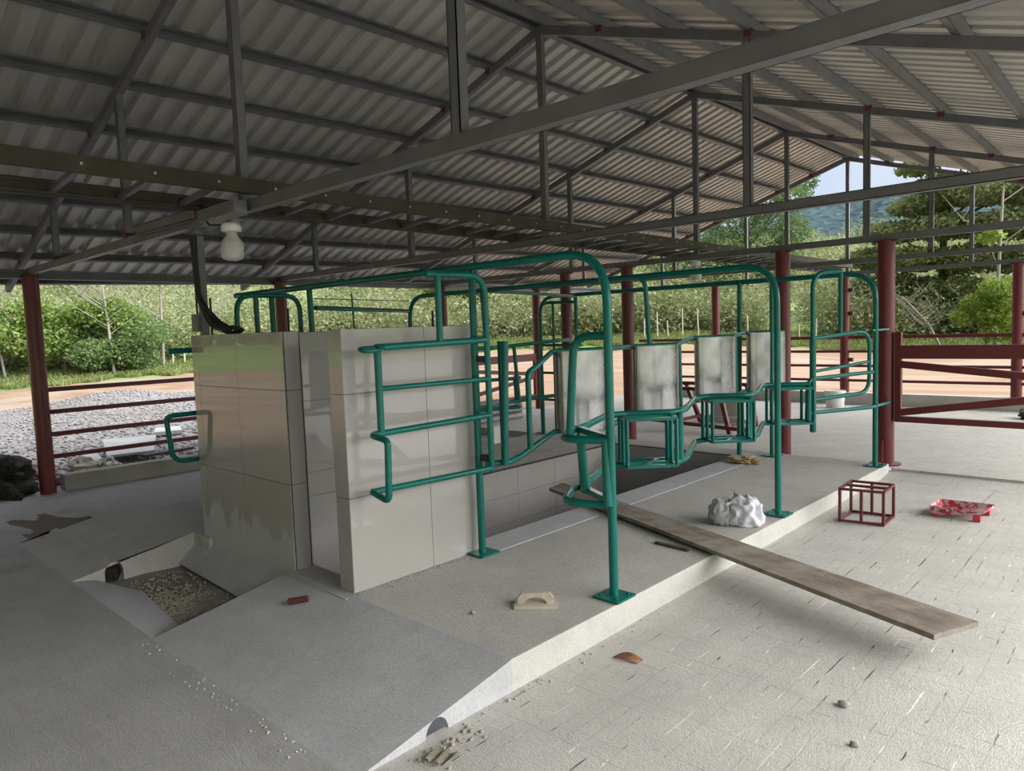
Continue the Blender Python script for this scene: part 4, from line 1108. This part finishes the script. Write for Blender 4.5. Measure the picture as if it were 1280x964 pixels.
slab([((-12.1, 4.35), 0), ((-12.0, 4.75), 0), ((-12.35, 4.85), .03), ((-12.45, 4.5), .03)], .12, .06, 'white_slab', 'white broken slab farther back on the gravel near the tiled wall')
bm = BM(); tube(bm, [Vector((-9.85 + .0 * a, 2.98 + .05 * math.cos(a), .16 + .05 * math.sin(a))) for a in [i * 2 * PI / 20 for i in range(21)]], .018, 8); single('white_ring', bm, 'white_plastic', 'white plastic ring lying behind the left kerb', 'ring', None, (-9.85, 2.98, .15))
bm = BM(); bar(bm, (-9.75, 3.35, .18), (-9.85, 4.0, .18), .12, .03); single('dark_board', bm, 'dark_edge', 'short dark board leaning behind the left kerb beside the white slab', 'board', None, (-9.8, 3.6, .17))

# ------------------------------------------------------------------ vegetation
def undergrowth():
    P = []; sz = []
    def clump(az, r, rad, n, s):
        x, y = polar(az, r); z = ground_z(x, y)
        P.append(clump_points((x, y, z + rad[2] * .65), rad, n)); sz.append(np.full(n, s))
    for i in range(1500):
        az = RNG.uniform(2, 90); r = 55 + 100 * RNG.uniform() ** 1.9
        if 20.3 < az < 24.6 and r < 74: continue
        if 58 < az < 69.5 and RNG.uniform() < .6: continue
        q = RNG.uniform(.9, 2.4) * (1 + (r - 55) * .006); P_ = (q * RNG.uniform(.9, 1.5), q * RNG.uniform(.9, 1.5), q * RNG.uniform(.7, 1.35))
        clump(az, r, P_, 480, .17 + .0014 * r)
    for i in range(170):                                   # the rest of the ring, seen only in reflections
        az = RNG.choice([RNG.uniform(90, 190), RNG.uniform(90, 135), RNG.uniform(-95, 2)]); r = RNG.uniform(57, 85); q = RNG.uniform(2.4, 4.8)
        clump(az, r, (q * 1.4, q * 1.4, q), 260, .62)
    V, Q = leaf_cards(np.concatenate(P), np.concatenate(sz))
    me = np_mesh('undergrowth', V, Q)
    tag(link_mesh('undergrowth', me, 'leaf_mixed'), 'dense mixed scrub covering the hillside behind the yard', 'bushes', None, 'stuff')
undergrowth()
def grass():
    n = 60000
    az = np.concatenate([RNG.uniform(2, 92, n)]); r = 47.5 + 8 * RNG.uniform(size=n) ** 1.3
    r += 1.0 * np.sin(az * .9) + .7 * np.sin(az * 2.7 + 1)
    x = -np.sin(np.radians(az)) * r; y = np.cos(np.radians(az)) * r
    z = np.array([ground_z(a, b) for a, b in zip(x, y)])
    pos = np.stack([x, y, z + .10], 1)
    h = RNG.uniform(.12, .36, n); a = RNG.uniform(0, 6.28, n); w = .07
    ex = np.stack([np.cos(a), np.sin(a), np.zeros(n)], 1) * w; lean = RNG.normal(size=(n, 3)) * .10; lean[:, 2] = 0
    up = np.stack([np.zeros(n), np.zeros(n), h], 1)
    base = np.stack([x, y, z - .02], 1)
    V = np.stack([base - ex, base + ex, base + ex * .25 + up + lean, base - ex * .25 + up + lean], 1).reshape(-1, 3)
    me = np_mesh('grass', V, np.arange(4 * n).reshape(-1, 4))
    tag(link_mesh('grass', me, 'grass'), 'bright green grass margin between the dirt yard and the scrub', 'grass', None, 'stuff')
grass()
def tree(name, label, az, r, clumps, mat, bark='bark', trunk_h=None, trunk_r=.22, leaf=.42, dens=1.0, bare=None, dx=0, group='trees on the hillside', cat='tree'):
    """clumps: (side offset, depth offset, height above eye level in degrees turned to metres beforehand, radii)"""
    x, y = polar(az, r); z = ground_z(x, y); a = math.radians(az)
    ex = Vector((math.cos(a), math.sin(a), 0)); ey = Vector((-math.sin(a), math.cos(a), 0))
    t = thing(name, label, cat, (x, y, z), group)
    W = lambda s, d, h: Vector((x, y, z)) + ex * s + ey * d + Vector((0, 0, h))
    if clumps:
        P = [clump_points(W(s, d, h), (rx, rx, rz), int(n * dens)) for (s, d, h, rx, rz, n) in clumps]
        V, Q = leaf_cards(np.concatenate(P) - np.array((x, y, z)), np.full(sum(len(p) for p in P), leaf))
        o = link_mesh('crown', np_mesh('crown', V, Q), mat, t)
    if trunk_h:
        bm = BM(); tube(bm, [W(0, 0, -.3), W(dx * .4, 0, trunk_h * .5), W(dx, 0, trunk_h)], trunk_r, 10, 0, trunk_r * .45)
        if clumps:
            for (s, d, h, rx, rz, n) in clumps[:10]:
                tube(bm, [W(dx * .5, 0, min(trunk_h * .75, h * .7)), W(s * .6, d * .6, h * .85), W(s, d, h)], trunk_r * .35, 6, 0, trunk_r * .1)
        if bare:
            for k in range(bare):
                h0 = trunk_h * random.uniform(.35, .95); sd = random.choice((-1, 1)); L = random.uniform(.18, .45) * trunk_h
                p0 = W(dx * h0 / trunk_h, 0, h0); p1 = p0 + ex * sd * L * .6 + ey * random.uniform(-.3, .3) * L + Vector((0, 0, L * .45)); p2 = p1 + ex * sd * L * .35 + Vector((0, 0, L * .5))
                tube(bm, [p0, p1, p2], trunk_r * .32, 6, 0, trunk_r * .07)
                p3 = p1 + ex * -sd * L * .25 + Vector((0, 0, L * .4)); tube(bm, [p1, p3], trunk_r * .16, 5, 0, trunk_r * .05)
        obj('trunk', bm, bark, t)
    return t
# big layered tree at the right
cl = []
for (s, h, rx, rz, n) in ((-1.6, 11.2, 1.4, .55, 500), (1.2, 11.6, 2.2, .6, 800), (3.8, 11.2, 2.2, .7, 800), (6.5, 10.6, 2.4, .8, 900), (0, 10.0, 2.0, .7, 900), (-1.2, 8.6, 2.2, .8, 1000), (2.2, 9.0, 2.6, .9, 1200), (5.2, 8.9, 2.6, 1.0, 1300), (8.5, 9.0, 2.6, 1.2, 1200), (-3.0, 7.0, 2.2, .8, 1000), (.2, 7.0, 2.6, .9, 1300), (3.6, 6.8, 2.8, 1.0, 1400), (7.2, 6.6, 3.0, 1.2, 1500), (-4.6, 5.4, 2.0, .8, 900), (-2.0, 5.0, 2.6, .9, 1200), (1.5, 4.8, 2.6, 1.0, 1200), (5.0, 4.6, 2.8, 1.0, 1300), (8.8, 4.6, 2.6, 1.2, 1200), (-3.5, 3.4, 2.4, .9, 900), (0, 3.0, 2.6, .9, 900)):
    cl.append((s, random.uniform(-1.5, 1.5), h, rx, rz, n))
tree('broad_tree', 'tall dark green layered tree behind the right end of the roof', 12.6, 58, cl, 'leaf_dark', trunk_h=9.5, trunk_r=.35, leaf=.27, dens=2.2)
# lighter tree left of the mountain view
cl = []
for (s, h, rx, rz, n) in ((4.6, 11.6, 1.3, 1.3, 500), (3.6, 9.8, 1.7, 1.2, 600), (1.2, 9.6, 2.2, 1.5, 900), (-1.6, 8.6, 2.3, 1.5, 900), (-4.5, 7.2, 2.4, 1.6, 900), (-7.2, 5.6, 2.4, 1.6, 800), (3.6, 7.2, 1.6, 1.4, 600), (.8, 6.6, 2.4, 1.6, 900), (-2.2, 5.8, 2.4, 1.5, 900), (2.6, 4.6, 2.2, 1.5, 700), (-.8, 3.6, 2.6, 1.5, 800), (-5.4, 3.8, 2.6, 1.5, 800)):
    cl.append((s, random.uniform(-1, 1), h, rx, rz, n))
tree('leafy_tree', 'light green feathery tree left of the mountain, behind the far truss', 25.2, 68, cl, 'leaf_soft', trunk_h=8, trunk_r=.22, leaf=.26, dens=1.8)
tree('pale_trunk_tree', 'tall tree with a thin pale trunk at the right, in front of the dark tree', 9.6, 47, [(-.3, 0, 6.2, .7, .4, 160), (.6, 0, 3.6, .7, .35, 120)], 'leaf_yellow', 'bark_pale', 8.8, .12, .28, bare=3, dx=.25)
tree('bright_bush', 'bright yellow green bush beside the right hand red fence column', 10.1, 46, [(.3, 0, 3.3, .8, .6, 900), (-.5, .1, 2.6, .75, .55, 900), (.9, .2, 2.6, .8, .6, 900), (-1.1, 0, 1.9, .6, .5, 600), (.1, 0, 2.0, .8, .6, 900), (1.1, 0, 1.7, .8, .6, 800), (.5, 0, 1.1, .9, .6, 800), (1.3, 0, .9, .6, .5, 500)], 'leaf_yellow', trunk_h=2.4, trunk_r=.06, leaf=.15, cat='bush', group='bushes along the yard')
tree('fallen_tree', 'bare grey fallen tree leaning among the scrub at the right', 12.4, 48, [], None, 'bark_pale', 3.2, .08, bare=22, dx=-2.2)
tree('bare_tree', 'leafless pale grey tree on the left, behind the bright green bush', 72.4, 50, [], None, 'bark_pale', 6.8, .10, bare=34, dx=-.4)
tree('bare_tree', 'slender straight white trunk standing right of the grey tree on the left', 69.3, 52, [(.3, 0, 6.0, 1.5, .8, 260)], 'leaf_mixed', 'bark_pale', 6.8, .11, .3, bare=6, dx=.2)
tree('bare_tree', 'thin leafless tree above the dark cable post on the left', 66.4, 55, [], None, 'bark_pale', 6.6, .08, bare=24, dx=.3)
tree('bare_tree', 'leafless grey tree at the left picture edge, left of the red column', 78.6, 52, [], None, 'bark_pale', 6.0, .08, bare=30, dx=-.8)
cl = [(random.uniform(-3.4, 3.4), random.uniform(-1, 1), random.uniform(1.0, 4.0), random.uniform(1.2, 1.9), random.uniform(.8, 1.2), 800) for _ in range(13)]
tree('green_bush', 'large bright green bush right of the far left red column', 75.3, 52, cl, 'leaf_green', trunk_h=2, trunk_r=.1, leaf=.22, dens=2.2, cat='bush', group='bushes along the yard')
cl = [(random.uniform(-2.4, 2.4), random.uniform(-1, 1), random.uniform(.8, 2.6), random.uniform(1.0, 1.5), random.uniform(.7, 1.0), 700) for _ in range(9)]
tree('green_bush', 'dark green bush with reddish stems below the bare grey tree', 71.9, 51, cl, 'leaf_soft', trunk_h=2, trunk_r=.12, leaf=.20, dens=2.2, cat='bush', group='bushes along the yard')
cl = [(random.uniform(-4, 4), random.uniform(-1, 1), random.uniform(1.0, 4.2), random.uniform(1.4, 2.0), random.uniform(.9, 1.3), 700) for _ in range(12)]
tree('green_bush', 'bright leafy bush seen between the green gate and the slim red column', 45.5, 62, cl, 'leaf_green', trunk_h=2, trunk_r=.1, leaf=.24, dens=2.2, cat='bush', group='bushes along the yard')
FP = [(810, 33.0, 1.5), (828, 32.0, 1.9), (842, 31.2, 1.3), (862, 30.1, 2.1), (883, 28.9, 2.1), (945, 25.3, 1.7), (1003, 21.7, 1.2), (1022, 20.6, 1.6)]
for i, (px, az, h) in enumerate(FP):
    x, y = polar(az, 51); z = ground_z(x, y)
    bm = BM(); tube(bm, [(x, y, z - .2), (x + random.uniform(-.08, .08), y, z + h)], .055, 8, 0, .04)
    single('fence_post', bm, 'post_wood', 'pale wooden pasture post beyond the back fence, %s from the left' % ORD[i], 'fence post', 'pasture posts beyond the yard', (x, y, z))
for i, (az, h) in enumerate(((69.9, 1.2), (68.7, 1.1), (67.9, 1.2), (67.1, 1.2), (66.4, 1.2))):
    x, y = polar(az, 52); z = ground_z(x, y)
    bm = BM(); tube(bm, [(x, y, z - .2), (x + random.uniform(-.25, .25), y, z + h)], .06, 8, 0, .045)
    single('fence_post', bm, 'post_wood', 'slanting white pasture post on the left hillside, %s from the left' % ORD[i], 'fence post', 'slanting posts on the left hillside', (x, y, z))

# ------------------------------------------------------------------ sky and light
w = bpy.data.worlds.new('overcast_sky'); scn.world = w; w.use_nodes = True
nt = w.node_tree; bg = nt.nodes['Background']
g = N(nt, 'ShaderNodeTexCoord').outputs['Generated']
sep = N(nt, 'ShaderNodeSeparateXYZ'); nt.links.new(g, sep.inputs[0])
sd = Vector((.82, .34, .45)).normalized()
dt = N(nt, 'ShaderNodeVectorMath', operation='DOT_PRODUCT'); nt.links.new(g, dt.inputs[0]); dt.inputs[1].default_value = sd
glow = vramp(nt, dt.outputs['Value'], .20, 1.0); glow = math_(nt, 'POWER', glow, 1.5)
zen = vramp(nt, sep.outputs[2], .18, 1.0)
cl = noise(nt, g, 3.2, 5, .55)
base = ramp(nt, cl, [(.35, (.47, .58, .79)), (.65, (.60, .68, .82))])
c = mix(nt, zen, base, (2.3, 2.35, 2.45))
c = mix(nt, glow, c, (7.6, 7.5, 7.25))
bk = vramp(nt, sep.outputs[1], -.45, .22, .25, 1.0)
c = mix(nt, 1.0, c, bk, 'MULTIPLY')
nt.links.new(c, bg.inputs['Color']); bg.inputs['Strength'].default_value = 1.0
sun = bpy.data.lights.new('sun', 'SUN'); sun.energy = .55; sun.angle = math.radians(50); sun.color = (1, .97, .92)
so = bpy.data.objects.new('sun', sun); COL.objects.link(so)
so.rotation_euler = Vector((-.80, .05, -.60)).to_track_quat('-Z', 'Y').to_euler()

# ------------------------------------------------------------------ camera
F, TH, PH, RO = 899.73, .759878, .0787581, -.0350943
f = Vector((-math.sin(TH) * math.cos(PH), math.cos(TH) * math.cos(PH), -math.sin(PH)))
r = Vector((math.cos(TH), math.sin(TH), 0)); u = r.cross(f)
r2 = r * math.cos(RO) + u * math.sin(RO); u2 = -r * math.sin(RO) + u * math.cos(RO)
cam = bpy.data.cameras.new('camera'); cam.sensor_fit = 'HORIZONTAL'; cam.sensor_width = 36; cam.lens = F / 1280 * 36; cam.clip_end = 3000; cam.clip_start = .05
co = bpy.data.objects.new('camera', cam); COL.objects.link(co)
m = Matrix((r2, u2, -f)).transposed().to_4x4(); m.translation = Vector((0, 0, 1.64)); co.matrix_world = m
scn.camera = co
scn.view_settings.view_transform = 'Standard'; scn.view_settings.look = 'None'; scn.view_settings.gamma = 1
scn.view_settings.use_curve_mapping = False; scn.view_settings.exposure = 0.22
